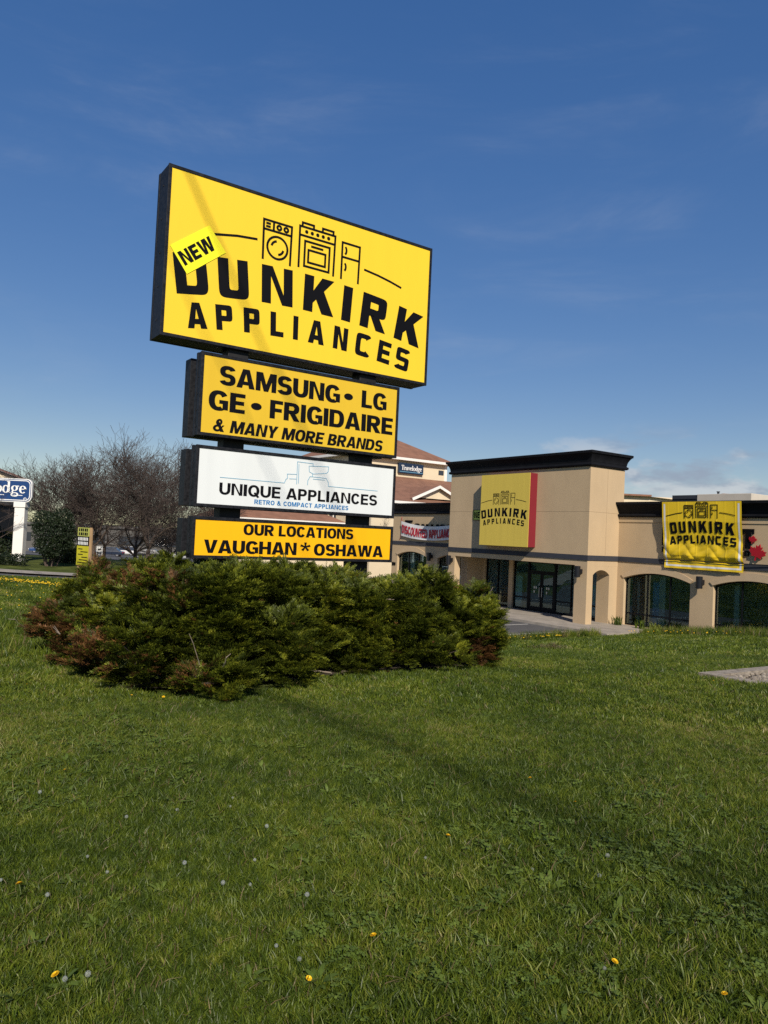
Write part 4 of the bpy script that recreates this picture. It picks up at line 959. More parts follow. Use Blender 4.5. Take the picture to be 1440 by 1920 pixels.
    for k in range(16 if n > 1500 else 8):
        i = r.integers(0, n); p = P[i]; d = X[i] + r.normal(size=3) * .5; q = p + d * .12
        for j in range(3): q2 = q + unit(d + r.normal(size=3) * .5) * r.uniform(.05, .14); mb.tube(q, q2, .005, .003, 3, False); q = q2 if r.random() < .6 else q
    part('twig', mb, 'deadwood', root, kind='stuff')
    return root
A_ = lum[:, 0]; B_ = lum[:, 1]
j1 = juniper('juniper', (A_ < -.35) & (A_ + .2 * B_ < 0.0), 'rust-speckled juniper at the left end of the clump, brown patches on its flank', 21, 330)
j2 = juniper('juniper', ~((A_ < -.35) & (A_ + .2 * B_ < 0.0)) & (A_ < 2.35), 'dense green juniper directly below the amber location panel\'s left half', 22, 330)
j3 = juniper('juniper', (A_ >= 2.35), 'green juniper at the right end of the clump, reaching toward the store', 23, 330)
# bare soil bed under the junipers
mb = MB(); ring_ = []
for s_ in np.linspace(-1.9, 5.7, 26):
    cfr = [c for c in np.arange(-3.2, 0, .04) if bush_h(s_, c) > .05]
    if cfr: ring_.append((s_, cfr[0] + .25 - .05 * math.sin(s_ * 7)))
top_ = [(s_, 1.2) for s_, _ in ring_]
for (a, b), (c, d) in zip(ring_[:-1], ring_[1:]):
    for t0, t1 in ((0, .12), (.12, .4), (.4, 1)):
        q = [(a, b + (1.2 - b) * t0), (c, d + (1.2 - d) * t0), (c, d + (1.2 - d) * t1), (a, b + (1.2 - b) * t1)]
        mb.add([(x, y, zgf(FP, x, y) + .03) for x, y in q], [(0, 1, 2, 3)])
struct('soil_bed', mb, 'soil', FP)
# dead branches lying at the foot
def dead_branch(s0, c0, ang, L, label, seed):
    r = random.Random(seed); mb = MB(); g = zgf(FP, s0, c0) + .05
    def grow(p, a, l, rad, dep):
        for k in range(4):
            q = (p[0] + math.cos(a) * l / 4, p[1] + math.sin(a) * l / 4, p[2] + r.uniform(-.01, .05)); mb.tube(p, q, rad, rad * .8, 5, False); p = q; a += r.uniform(-.35, .35); rad *= .8
            if dep > 0 and r.random() < .75: grow(p, a + r.choice((-1, 1)) * r.uniform(.4, .9), l * .55, rad * .8, dep - 1)
    grow((s0, c0, g), ang, L, .014, 2); return solo('dead_branch', mb, 'deadwood', FP, (s0, c0, g), label, 'branch', 'dead branches at the foot of the junipers')
dead_branch(1.55, -2.62, 2.2, .7, 'grey dead branch lying upright against the juniper below the middle of the sign', 3)
dead_branch(1.75, -2.55, .3, .6, 'thin dead branch lying along the soil right of the upright dead branch', 4)
dead_branch(-.2, -2.75, 2.5, .55, 'pale bare branch in the lower left juniper', 5)
dead_branch(4.1, -2.35, 1.4, .5, 'bleached dead branch at the right juniper\'s rusty foot', 6)

# ------------------------------------------------------------------ grass
def tuft(seed, n, rad, h0, h1, w, lean):
    r = np.random.default_rng(seed); V, F = [], []
    for k in range(n):
        a = r.uniform(0, 6.283); q = rad * math.sqrt(r.random()); x, y = q * math.cos(a), q * math.sin(a)
        h = r.uniform(h0, h1); b = r.uniform(0, 6.283); l = lean * h * r.uniform(.2, 1.3); dx, dy = math.cos(b) * l, math.sin(b) * l
        c = r.uniform(0, 6.283); wx, wy = math.cos(c) * w / 2, math.sin(c) * w / 2; o = len(V)
        V += [(x - wx, y - wy, 0), (x + wx, y + wy, 0), (x + dx * .4 + wx * .85, y + dy * .4 + wy * .85, h * .6), (x + dx * .4 - wx * .85, y + dy * .4 - wy * .85, h * .6), (x + dx, y + dy, h), (x + dx + wx * .1, y + dy + wy * .1, h * .99)]
        F += [(o, o + 1, o + 2, o + 3), (o + 3, o + 2, o + 5, o + 4)]
    return np.array(V), np.array(F)
def clover(seed, n, rad):
    r = np.random.default_rng(seed); V, F = [], []
    for k in range(n):
        a = r.uniform(0, 6.283); q = rad * math.sqrt(r.random()); x, y, z = q * math.cos(a), q * math.sin(a), r.uniform(.02, .05); b0 = r.uniform(0, 6.283)
        for j in range(3):
            b = b0 + j * 2.094; s_ = r.uniform(.005, .009); o = len(V); cx, cy = x + math.cos(b) * s_, y + math.sin(b) * s_; t1, t2 = r.uniform(-.4, .4), r.uniform(-.4, .4)
            V += [(x, y, z), (cx - math.sin(b) * s_ * .8, cy + math.cos(b) * s_ * .8, z + t1 * s_), (cx + math.cos(b) * s_, cy + math.sin(b) * s_, z + t2 * s_), (cx + math.sin(b) * s_ * .8, cy - math.cos(b) * s_ * .8, z - t1 * s_)]; F.append((o, o + 1, o + 2, o + 3))
    return np.array(V), np.array(F)
def broadleaf(seed, n):
    r = np.random.default_rng(seed); V, F = [], []
    for k in range(n):
        a = k * 6.283 / n + r.uniform(-.3, .3); L = r.uniform(.035, .075); w_ = L * r.uniform(.22, .34); e = r.uniform(.15, .6); c, s_ = math.cos(a), math.sin(a); o = len(V)
        pt = lambda t, q, z: (c * L * t - s_ * w_ * q, s_ * L * t + c * w_ * q, z)
        V += [pt(0, -.1, .01), pt(0, .1, .01), pt(.45, .5, .02 + L * e * .6), pt(.45, -.5, .02 + L * e * .6), pt(.8, .36, .02 + L * e * .8), pt(.8, -.36, .02 + L * e * .8), pt(1, .04, .02 + L * e * .7), pt(1, -.04, .02 + L * e * .7)]
        F += [(o, o + 1, o + 2, o + 3), (o + 3, o + 2, o + 4, o + 5), (o + 5, o + 4, o + 6, o + 7)]
    return np.array(V), np.array(F)
def source(name, vf, m): return bpy.data.objects.new(name, np_mesh(name, vf[0], vf[1], M[m]))
def gn_scatter(name, sources, X, Y, scale, pick, tilt, label, cat, dz=0.0, zscale=None):
    """grass as geometry-node instances standing on the ground"""
    Z = zg(X, Y) + EYE + dz; n = len(X)
    rot = np.stack([nr.normal(0, tilt, n), nr.normal(0, tilt, n), nr.uniform(0, 6.283, n)], -1); zs_ = scale if zscale is None else zscale
    me = point_mesh(name, np.stack([X, Y, Z], -1), rot, np.stack([scale, scale, zs_], -1), pick)
    o = bpy.data.objects.new(name, me); C.objects.link(o); tag(o, label, cat, None, 'stuff')
    gn_instances(o, sources)
    return o
def lawn_ok(X, Y):
    bx, by = to_b(X, Y); lotm = (bx < 2.1) & (by > -9.3)
    wing = (by > 2.2) | ((by > -2.0) & (bx < 3.0)) 
    dx, dy = X - FP.X, Y - FP.Y; c, s_ = math.cos(FP.a), math.sin(FP.a); ps, pc = dx * c + dy * s_, -dx * s_ + dy * c
    bed = bush_h(ps, pc) > .8
    pad = in_pad(X, Y)
    road = (Y > 41.0) & (Y < 46.4) & (X < 2)
    return ~(lotm | wing | bed | pad | road)
PAD = np.array([(4.52, 10.46), (5.06, 9.72), (7.4, 11.1), (6.9, 11.90)])
def in_pad(X, Y):
    k = np.ones_like(X, bool)
    Q_ = PAD.mean(0) + (PAD - PAD.mean(0)) * 1.10
    for a, b in zip(Q_, np.roll(Q_, -1, 0)): k &= ((b[0] - a[0]) * (Y - a[1]) - (b[1] - a[1]) * (X - a[0])) > 0
    return k
def wedge(d0, d1, dens, half=0.66, side=1.2):
    """random points in the view wedge between two distances, with room for a step aside"""
    area = half * (d1 * d1 - d0 * d0) * 1.35; n = int(area * dens)
    d = np.sqrt(nr.uniform(d0 * d0, d1 * d1, n)); a = nr.uniform(-half * 1.08, half * 1.08, n)
    X, Y = d * np.sin(a) * 1.1 , d * np.cos(a); k = lawn_ok(X, Y); return X[k], Y[k]
T_near = [source('tuft', tuft(k, 40, .055, .020, .050, .0042, .85), 'grass') for k in range(6)] + [source('clover', clover(9, 16, .06), 'clover'), source('straw', tuft(12, 5, .05, .03, .07, .004, 1.2), 'straw'), source('weed', broadleaf(3, 7), 'clover'), source('weed_large', broadleaf(4, 9), 'clover'), source('wide_grass', tuft(14, 9, .05, .03, .07, .0055, .9), 'grass')]
T_mid = [source('tuft_mid', tuft(30 + k, 44, .12, .024, .058, .0085, .85), 'grass') for k in range(5)] + [source('straw_mid', tuft(36, 6, .10, .03, .07, .007, 1.1), 'straw')]
T_far = [source('tuft_far', tuft(40 + k, 44, .28, .04, .10, .022, .75), 'grass') for k in range(4)]
def patch_noise(X, Y): return np.sin(X * 1.7 + 1.1 * np.sin(Y * .9)) + np.sin(Y * 1.3 + 2.0 + np.sin(X * 1.1)) + .6 * np.sin(X * 3.9 + Y * 2.7)
X, Y = wedge(1.6, 7.5, 1150); n = len(X); pn = patch_noise(X, Y)
pick = np.where(nr.random(n) < np.clip(.012 + .02 * pn, 0, .08), 6, nr.integers(0, 6, n)); pick = np.where(nr.random(n) < .05 + .03 * np.clip(-pn, 0, 2), 7, pick)
rr_ = nr.random(n); pick = np.where(rr_ < .004, 8, np.where(rr_ < .006, 9, np.where(rr_ < .045 + .02 * pn, 10, pick)))
gn_scatter('near_grass', T_near, X, Y, nr.uniform(.75, 1.25, n) * (1 + .10 * pn), pick, .16, 'short green mown grass with clover in the foreground lawn', 'grass')
X, Y = wedge(7.3, 18, 300); n = len(X); pn = patch_noise(X, Y)
gn_scatter('middle_grass', T_mid, X, Y, nr.uniform(.75, 1.2, n) * (1 + .08 * pn), np.where(nr.random(n) < .06, 5, nr.integers(0, 5, n)), .14, 'mown grass on the middle lawn around the junipers', 'grass')
X, Y = wedge(17, 42, 34); n = len(X); pn = patch_noise(X * .6, Y * .6); bx, by = to_b(X, Y)
tall = np.exp(-((by - .6) / 1.3) ** 2) * (bx > 1.5) + np.exp(-((bx - 2.4) / .5) ** 2) * (by > -9) * (by < 2)
gn_scatter('far_grass', T_far, X, Y, nr.uniform(.75, 1.2, n), nr.integers(0, 4, n), .12, 'grass on the far lawn sloping down to the store and driveway', 'grass', zscale=nr.uniform(.6, 1.1, n) * (1 + .25 * pn * (X < -4)) )
# unmown strip along the store wall and lot edge, tall grass left of the junipers
n = 900; bx = nr.uniform(1.9, 13, n); by = nr.normal(.9, .55, n); k = (by < 2.1) & ~((bx < 2.9) & (by > -1.9)); bx, by = bx[k], by[k]
n2 = 260; bx = np.concatenate([bx, nr.uniform(2.05, 2.7, n2)]); by = np.concatenate([by, nr.uniform(-9, -1.9, n2)])
Xw = BX + bx * CY + by * SY; Yw = BY - bx * SY + by * CY; n = len(Xw)
T_tall = [source('tall_tuft', tuft(50 + k, 26, .16, .16, .42, .016, .45), 'grass') for k in range(3)] + [source('tall_straw', tuft(55, 10, .14, .2, .5, .012, .5), 'straw')]
gn_scatter('tall_grass', T_tall, Xw, Yw, nr.uniform(.6, 1.15, n), np.where(nr.random(n) < .22, 3, nr.integers(0, 3, n)), .12, 'unmown grass and weeds along the store wall and lot edge', 'grass')
n = 420; Xw = nr.uniform(-9.5, -4.0, n); Yw = nr.uniform(8.8, 15, n); k = lawn_ok(Xw, Yw) & (Xw < -.40 * Yw - .2); Xw, Yw = Xw[k], Yw[k]; n = len(Xw)
gn_scatter('rough_grass', T_tall, Xw, Yw, nr.uniform(.4, .8, n), np.where(nr.random(n) < .04, 3, nr.integers(0, 3, n)), .12, 'longer uncut grass left of the junipers', 'grass')
# leafy plants at the wall foot
def leafy_plant(bx, by, h, label):
    r = random.Random(int(bx * 100)); g = zgf(FB, bx, by); mb = MB()
    for k in range(46):
        a = r.uniform(0, 6.283); l = h * r.uniform(.6, 1.05); o = r.uniform(.05, .5) * l; w_ = .02; p = (bx + r.uniform(-.22, .22), by + r.uniform(-.15, .15))
        dx, dy = math.cos(a), math.sin(a)
        V = [(p[0] - dy * w_, p[1] + dx * w_, g), (p[0] + dy * w_, p[1] - dx * w_, g), (p[0] + dx * o * .5 + dy * w_, p[1] + dy * o * .5 - dx * w_, g + l * .7), (p[0] + dx * o * .5 - dy * w_, p[1] + dy * o * .5 + dx * w_, g + l * .7), (p[0] + dx * o, p[1] + dy * o, g + l * .9)]
        mb.add(V, [(0, 1, 2, 3), (3, 2, 4)])
    return solo('leafy_plant', mb, 'grass', FB, (bx, by, g), label, 'plant', 'leafy plants at the store wall')
leafy_plant(.55, 1.75, .75, 'leafy green clump against the wall left of the first right-hand arched window')
leafy_plant(2.0, 1.7, .70, 'leafy green clump before the left part of the first right-hand arched window')
leafy_plant(2.75, 1.75, .62, 'leafy green clump before the middle of the first right-hand arched window')
# heap of clippings
g = float(zg(np.array([4.05]), np.array([19.0]))[0]); r_ = np.random.default_rng(5); mb = MB()
for k in range(700):
    a = r_.uniform(0, 6.283); q = abs(r_.normal(0, .30)); x, y = 4.05 + q * math.cos(a) * 1.25, 17.2 + q * math.sin(a) * .8; z = float(-2.55)
    hh = max(0, .16 - q * .22) * r_.random(); b = r_.uniform(0, 6.283); l = r_.uniform(.05, .13)
    gz_ = g; mb.v += [(x, y, hh), (x + .012, y + .01, hh), (x + math.cos(b) * l, y + math.sin(b) * l, hh + r_.uniform(-.01, .06))]; mb.f.append((len(mb.v) - 3, len(mb.v) - 2, len(mb.v) - 1))
gy_ = zg(np.array([p[0] for p in mb.v]), np.array([p[1] for p in mb.v])); mb.v = [(p[0], p[1], p[2] + float(q) + .04) for p, q in zip(mb.v, gy_)]
solo('clippings_heap', mb, 'straw', WORLD, (4.05, 17.2, float(zg(4.05, 17.2)[0])), 'small brown heap of dead clippings on the lawn right of the junipers', 'clippings', kind='stuff')
# concrete pad at the right edge
mb = MB(); z0 = float(zg(PAD[:, 0], PAD[:, 1]).mean()); c_ = PAD.mean(0); inn = c_ + (PAD - c_) * np.array([[.80, .62]]*4)
inn = np.array([(4.83, 10.40), (5.11, 9.98), (7.15, 11.20), (6.84, 11.66)])
t = thing('concrete_pad', 'sunken concrete pad with worn rubble centre at the lawn\'s right edge', 'pad', WORLD, (c_[0], c_[1], z0))
zt = z0 + .11; mb = MB()
for i in range(4):
    j = (i + 1) % 4; a, b, c2_, d2_ = PAD[i], PAD[j], inn[j], inn[i]
    mb.add([(a[0], a[1], zt), (b[0], b[1], zt), (c2_[0], c2_[1], zt), (d2_[0], d2_[1], zt), (a[0], a[1], zt - .3), (b[0], b[1], zt - .3), (c2_[0], c2_[1], zt - .09), (d2_[0], d2_[1], zt - .09)], [(0, 1, 2, 3), (0, 4, 5, 1), (3, 2, 6, 7)])
part('rim', mb, 'pad', t); mb = MB(); mb.add([(p[0], p[1], zt - .06) for p in inn], [(0, 1, 2, 3)]); part('rubble_bed', mb, 'soil', t)
for k in range(260):
    u_, v_ = nr.random(2); p = (inn[0] * (1 - u_) + inn[3] * u_) * (1 - v_) + (inn[1] * (1 - u_) + inn[2] * u_) * v_; s_ = nr.uniform(.018, .05)
    mb = MB(); mb.lathe([(s_ * .6, 0), (s_, s_ * .4), (s_ * .7, s_ * .9), (s_ * .2, s_ * 1.05)], 6, (p[0], p[1], zt - .062)); part('stone', mb, 'pad', t)

# ------------------------------------------------------------------ dandelions
def dandelion_proto(kind):
    t = thing('dandelion', 'x', 'flower', WORLD, (0, 0, 0)); h = .078
    part('stem', MB().tube((0, 0, 0), (.004, 0, h), .0022, .0018, 5), 'stem', t)
    lv, lf = broadleaf(6, 7); lm_ = MB(); lm_.v = [tuple(q) for q in lv]; lm_.f = [tuple(int(i) for i in q) for q in lf]; part('leaf_rosette', lm_, 'clover', t)
    mb = MB()
    if kind == 'yellow':
        for k in range(46):
            a = k * 2.4; q = math.sqrt(k / 46); e = R(80 - 75 * q); L = .016; d = (math.cos(a) * math.cos(e), math.sin(a) * math.cos(e), math.sin(e)); w_ = .0032
            s_ = (-math.sin(a) * w_, math.cos(a) * w_, 0); b = (.004, 0, h)
            mb.add([(b[0] - s_[0], b[1] - s_[1], b[2]), (b[0] + s_[0], b[1] + s_[1], b[2]), (b[0] + d[0] * L + s_[0], b[1] + d[1] * L + s_[1], b[2] + d[2] * L * .5), (b[0] + d[0] * L - s_[0], b[1] + d[1] * L - s_[1], b[2] + d[2] * L * .5)], [(0, 1, 2, 3)])
        part('flower_head', mb, 'dand_yellow', t)
    else:
        for k in range(110):
            z_ = 1 - 2 * (k + .5) / 110; a = k * 2.39996; rr = math.sqrt(1 - z_ * z_); d = Vector((rr * math.cos(a), rr * math.sin(a), z_)); c0 = Vector((.004, 0, h)); s_ = d.orthogonal().normalized() * .0028; u2 = d.cross(s_)
            p = c0 + d * .0125; mb.add([tuple(p - s_ * .6), tuple(p + u2 * .6), tuple(p + s_ * .6), tuple(p - u2 * .6)], [(0, 1, 2, 3)])
        part('seed_head', mb, 'dand_white', t)
    return t
def ground_at(px, py):
    """lawn point met by a sight line through a photo pixel (only used to find where a flower stands)"""
    F_ = Vector((0, math.cos(PITCH), math.sin(PITCH))); r0 = Vector((1, 0, 0)); u0 = r0.cross(F_)
    Rr = r0 * math.cos(ROLL) + u0 * math.sin(ROLL); U_ = -r0 * math.sin(ROLL) + u0 * math.cos(ROLL)
    d = F_ + Rr * ((px - 720) / 1385.4) - U_ * ((py - 960) / 1385.4); t = 1.6 / -d.z
    for _ in range(25): p = d * t; t = t + .7 * (float(zg(p.x, p.y)[0]) - p.z) / d.z
    p = d * t; return p.x, p.y
YEL = [(125, 1461, 'lone yellow dandelion in the left foreground lawn'), (836, 1588, 'yellow dandelion at the centre of the right foreground lawn'), (1142, 1830, 'yellow dandelion near the bottom edge, right of centre'), (1335, 1283, 'yellow dandelion in front of the concrete pad'), (42, 1688, 'small yellow dandelion at the left edge beside white seed heads'), (1080, 1521, 'orange-yellow dandelion in the faint shadow streak'), (572, 1858, 'yellow dandelion at the bottom edge left of centre'),
       (52, 1294, 'yellow dandelion left of the rusty juniper\'s foot'), (245, 1315, 'yellow dandelion below the rusty juniper\'s front edge'), (120, 1859, 'yellow dandelion in the bottom left corner'), (1364, 1896, 'yellow dandelion in the bottom right corner'), (707, 1787, 'yellow dandelion low in the middle foreground'), (305, 1318, 'second yellow dandelion below the junipers, further right'), (1000, 1478, 'closed yellow bud in the middle lawn')]
WHI = [(160, 1625), (200, 1649), (5, 1670), (350, 1640), (435, 1512), (432, 1526), (504, 1571), (480, 1628), (462, 1675), (420, 1682), (515, 1797), (570, 1824), (120, 1860), (160, 1856), (1127, 1662), (1137, 1627), (802, 1626), (995, 1650), (1128, 1835), (80, 1704), (580, 1700), (335, 1533), (232, 1552), (78, 1506)]
py_ = dandelion_proto('yellow'); pw_ = dandelion_proto('white'); used = {id(py_): False, id(pw_): False}
def place(proto, px, py, label, group, s_):
    x, y = ground_at(px, py)
    o = proto if not used[id(proto)] else copy_tree(proto); used[id(proto)] = True
    o.location = WORLD.w(x, y, float(zg(x, y)[0])); o.rotation_euler = (rnd.uniform(-.35, .35), rnd.uniform(-.35, .35), rnd.uniform(0, 6.28)); o.scale = (s_, s_, s_)
    tag(o, label, 'flower', group)
for px, py, lb in YEL: place(py_, px, py, lb, 'yellow dandelions in the lawn', rnd.uniform(.65, .9))
for px, py in WHI: place(pw_, px, py, 'round white dandelion seed head on the foreground lawn', 'white dandelion seed heads', rnd.uniform(.55, .85))
# far dandelion drifts, too many to count
V, F = [], []; hx = np.array([(math.cos(k * 1.047), math.sin(k * 1.047)) for k in range(6)])
def drift(X, Y, s_, dz):
    Z = zg(X, Y) + EYE + dz
    for x, y, z, q in zip(X, Y, Z, s_):
        o = len(V); V.extend([(x + a * q, y + b * q, z) for a, b in hx] + [(x, y, z + q * .7)]); F.extend([(o + k, o + (k + 1) % 6, o + 6) for k in range(6)])
n = 750; X = nr.uniform(-19, -8.5, n); Y = 29.3 + nr.normal(0, .5, n) + .03 * X; drift(X, Y, nr.uniform(.02, .034, n), .13)
n = 420; X = nr.uniform(-22, -6, n); Y = nr.uniform(14, 40, n); k = lawn_ok(X, Y) & (X < -.33 * Y); drift(X[k], Y[k], nr.uniform(.018, .032, k.sum()), .13)
bx = np.concatenate([nr.uniform(2.1, 2.9, 46), nr.uniform(2.5, 12, 60)]); by = np.concatenate([nr.uniform(-8.6, -4.5, 46), nr.normal(0.2, .8, 60)]); drift(BX + bx * CY + by * SY, BY - bx * SY + by * CY, nr.uniform(.025, .04, len(bx)), .2)
o = link_np('dandelion_drift', np.array(V), np.array(F), 'dand_yellow', None, 'stuff'); tag(o, 'drifts of tiny yellow dandelions across the far lawn', 'flowers')

# ------------------------------------------------------------------ trees
def bare_tree(name, X, Y, H, spread, seed, label, lean=(0, 0), levels=6, group='bare trees behind the left lawn'):
    r = random.Random(seed); g = float(zg(X, Y)[0])
    t = thing(name, label, 'tree', WORLD, (X, Y, g), group); tr = MB(); tv = []
    def grow(p, d, L, rad, lv):
        n = 3 if lv > 2 else 2
        for k in range(n):
            d = (d + Vector((r.gauss(0, .16), r.gauss(0, .16), r.gauss(.03, .09)))).normalized(); q = p + d * (L / n)
            if lv >= levels - 1: tr.tube(p, q, rad, rad * .82, 6, False)
            else: tv.append((p, q, rad, rad * .8))
            p = q; rad *= .82
            if lv > 0 and k < n - 1 and r.random() < .88:
                e = (d + Vector((r.gauss(0, .55), r.gauss(0, .55), r.gauss(.05, .3)))).normalized(); grow(p, e, L * r.uniform(.5, .75), rad * .6, lv - 1)
        if lv > 0:
            for k in range(3 if lv > 2 else r.choice((2, 2, 3))):
                e = (d + Vector((r.gauss(0, .45) * spread, r.gauss(0, .45) * spread, r.gauss(.04, .22)))).normalized(); grow(p, e, L * r.uniform(.62, .86), rad * r.uniform(.55, .72), lv - 1)
    base = Vector((X, Y, g - .1)); top = base + Vector((lean[0], lean[1], H * .14)); tr.tube(base, top, .17, .14, 8, False)
    for k in range(5):
        a = k * 1.257 + r.uniform(-.4, .4); e = Vector((math.cos(a) * spread * .75, math.sin(a) * spread * .75, r.uniform(.75, 1.2))).normalized(); grow(top + Vector((0, 0, r.uniform(-.2, .4))), e, H * r.uniform(.20, .27), .085, levels - 1)
    zmax = max(b.z for a, b, c, d in tv); ks = H / (zmax - g); bs = Vector((X, Y, g)); kk = Matrix.Diagonal((ks, ks, ks))
    tr.v = [tuple(bs + (Vector(q) - bs) * ks) for q in tr.v]; tv = [(bs + (a - bs) * ks, bs + (b - bs) * ks, c * ks ** .5, d * ks ** .5) for a, b, c, d in tv]
    part('trunk', tr, 'bark', t)
    A = np.array([[*a, *b, c, d] for a, b, c, d in tv]); A0, A1 = A[:, :3], A[:, 3:6]; d = unit(A1 - A0); s1 = unit(np.cross(d, np.array([.31, .77, .55]))); s2 = np.cross(d, s1); vs = []
    for P, rr in ((A0, A[:, 6]), (A1, A[:, 7])):
        rr = np.maximum(rr, .0085)[:, None]
        for k in range(3): a = k * 2.094; vs.append(P + (s1 * math.cos(a) + s2 * math.sin(a)) * rr)
    v = np.stack(vs, 1).reshape(-1, 3) - np.array([X, Y, g]); b = np.arange(len(A))[:, None] * 6
    f = np.concatenate([b + np.array([k, (k + 1) % 3, 3 + (k + 1) % 3, 3 + k]) for k in range(3)]); link_np('crown', v, f, 'twig', t)
    return t
TREES = [(-25.6, 60, 9.0, 1.0, 1, 'bare twiggy tree nearest the blue lodge sign'), (-22.6, 58, 11.0, 1.1, 2, 'tall bare tree behind the wooden notice board'), (-18.0, 57, 11.3, 1.05, 3, 'bare tree with forked trunk left of the pylon sign'), (-22.0, 66, 11.4, 1.1, 4, 'bare tree farther back between the two tallest bare trees'), (-15.6, 62, 9.8, 1.0, 5, 'bare tree half hidden behind the pylon cabinets'), (-27.0, 72, 9.8, 1.1, 6, 'bare tree farther back beside the lodge sign')]
for X, Y, H, sp, sd, lb in TREES: bare_tree('bare_tree', X, Y, H, sp, sd, lb)
for i, (X, Y, H, lb) in enumerate([(-27.5, 66, 5.2, 'low bare thicket behind the dark evergreen shrub'), (-24.0, 72, 5.6, 'low bare thicket behind the notice board'), (-20.0, 70, 5.4, 'low bare thicket between the bare tree trunks'), (-16.8, 68, 5.6, 'low bare thicket beside the pylon cabinets'), (-30.5, 76, 6.0, 'low bare thicket left of the bare trees, farther back')]):
    bare_tree('bare_thicket', X, Y, H, 1.35, 30 + i, lb, levels=5, group='bare thickets under the trees')
bare_tree('bare_tree', 1.2, 66, 6.8, .8, 8, 'small bare tree glimpsed between the white and the lowest sign panels', levels=5)
bare_tree('bare_tree', -26.3, 46.9, 5.4, .9, 9, 'thin bare tree cut by the left edge beside the lodge sign post', levels=4)
def leafy_mass(name, X, Y, lumps, n, size, m, label, cat, group=None, trunk=None):
    r = np.random.default_rng(int(abs(X * 37))); g = float(zg(X, Y)[0]); t = thing(name, label, cat, WORLD, (X, Y, g), group)
    P = []
    for (x, y, z, rx, rz) in lumps:
        k = int(n * rx * rx / sum(q[3] ** 2 for q in lumps)); d = unit(r.normal(size=(k, 3))) * r.uniform(.45, 1.05, (k, 1)) ** .6; P.append(np.array([x, y, z]) + d * np.array([rx, rx, rz]))
    P = np.concatenate(P); P = P[P[:, 2] > .05]; k = len(P); a = unit(r.normal(size=(k, 3))); b = unit(np.cross(a, r.normal(size=(k, 3)))); s_ = size * r.uniform(.6, 1.3, (k, 1))
    v = np.stack([P - a * s_, P - b * s_ * .5, P + a * s_, P + b * s_ * .5], 1).reshape(-1, 3); f = np.arange(k * 4).reshape(-1, 4); link_np('foliage', v, f, m, t)
    mb = MB()
    for j in range(trunk or 5): q = r.uniform(-.5, .5, 2) * lumps[0][3]; mb.tube((X + q[0] * .4, Y + q[1] * .4, g - .1), (X + q[0] * 1.6, Y + q[1] * 1.6, g + lumps[0][2]), .06, .03, 5, False)
    part('stem', mb, 'bark', t); return t
leafy_mass('evergreen_shrub', -23.0, 51.5, [(0, 0, 2.2, 1.35, 1.5), (-.6, 0, 3.0, .9, .9), (.5, .2, 3.2, .9, .9), (.1, -.2, 1.4, 1.1, .8), (.8, 0, 2.3, .9, 1.0)], 11000, .075, 'shrub', 'dense dark evergreen shrub with bare grey stems right of the lodge sign post', 'shrub', trunk=9)
leafy_mass('low_hedge', -27.0, 50.2, [(k * .8 - 2.4, .1 * (k % 2), .35, .62, .45) for k in range(7)], 7000, .06, 'shrub', 'low clipped dark hedge at the foot of the lodge sign post', 'hedge')
leafy_mass('evergreen_shrub', -24.4, 56.5, [(0, 0, .8, 1.2, .9), (1.2, 0, .6, 1.0, .7)], 5000, .08, 'shrub', 'low dark shrub behind the lodge sign post', 'shrub', trunk=6)
leafy_mass('evergreen_shrub', -31.0, 58, [(0, 0, 1.2, 1.5, 1.4), (1.0, .3, .9, 1.2, 1.1)], 6000, .09, 'shrub', 'dark shrub at the left edge behind the hedge', 'shrub', trunk=5)
# far wood on the skyline
r_ = np.random.default_rng(8); P = []
for X in np.arange(-260, 300, 5.0):
    h = r_.uniform(4, 8.5); Y = 215 + r_.uniform(-12, 12); k = 90; d = unit(r_.normal(size=(k, 3))); P.append(np.array([X, Y, -8.0 + h * .5]) + d * np.array([4.0, 3, h * .5]) * r_.uniform(.5, 1, (k, 1)))
P = np.concatenate(P) + np.array([0, 0, EYE]); k = len(P); a = unit(r_.normal(size=(k, 3))); b = unit(np.cross(a, r_.normal(size=(k, 3)))); s_ = r_.uniform(.5, 1.1, (k, 1))
o = link_np('far_wood', np.stack([P - a * s_, P - b * s_, P + a * s_, P + b * s_], 1).reshape(-1, 3), np.arange(k * 4).reshape(-1, 4), 'far_trees', None, 'stuff'); tag(o, 'hazy far line of trees on the skyline', 'trees')

# ------------------------------------------------------------------ hotel behind
FH = Fr(6.61, 80.0, math.pi / 2 - YAW); gh = -4.4
ht = thing('hotel', 'cream hotel with brown hipped roofs behind the pylon sign and store', 'building', FH, (-9, 5, gh))
def hip(mb, x0, x1, y0, y1, z0, z1, inset, t_=.28):
    xa, xb, ya, yb = x0 + inset, x1 - inset, y0 + inset, y1 - inset
    if xa > xb: xa = xb = (x0 + x1) / 2
    if ya > yb: ya = yb = (y0 + y1) / 2
    mb.add([(x0, y0, z0), (x1, y0, z0), (x1, y1, z0), (x0, y1, z0), (xa, ya, z1), (xb, ya, z1), (xb, yb, z1), (xa, yb, z1)], [(0, 1, 5, 4), (1, 2, 6, 5), (2, 3, 7, 6), (3, 0, 4, 7), (4, 5, 6, 7), (3, 2, 1, 0)]); return mb
part('wall', MB().box(-12, 0, gh, -.05, 11, 7.95), 'cream', ht)
rf = part('roof', hip(MB(), -12.6, .6, -.6, 11.6, 8.12, 11.3, 6.0), 'roof_tile', ht)
part('fascia', MB().box(-12.62, -.62, 7.85, .62, 11.62, 8.11), 'white_trim', rf)
part('corner_trim', MB().box(-.35, -.04, 6, .0, .3, 7.9), 'white_trim', ht)
w = part('window', MB().box(-1.15, -.03, 6.75, -.45, .02, 7.25), 'window_far', ht)
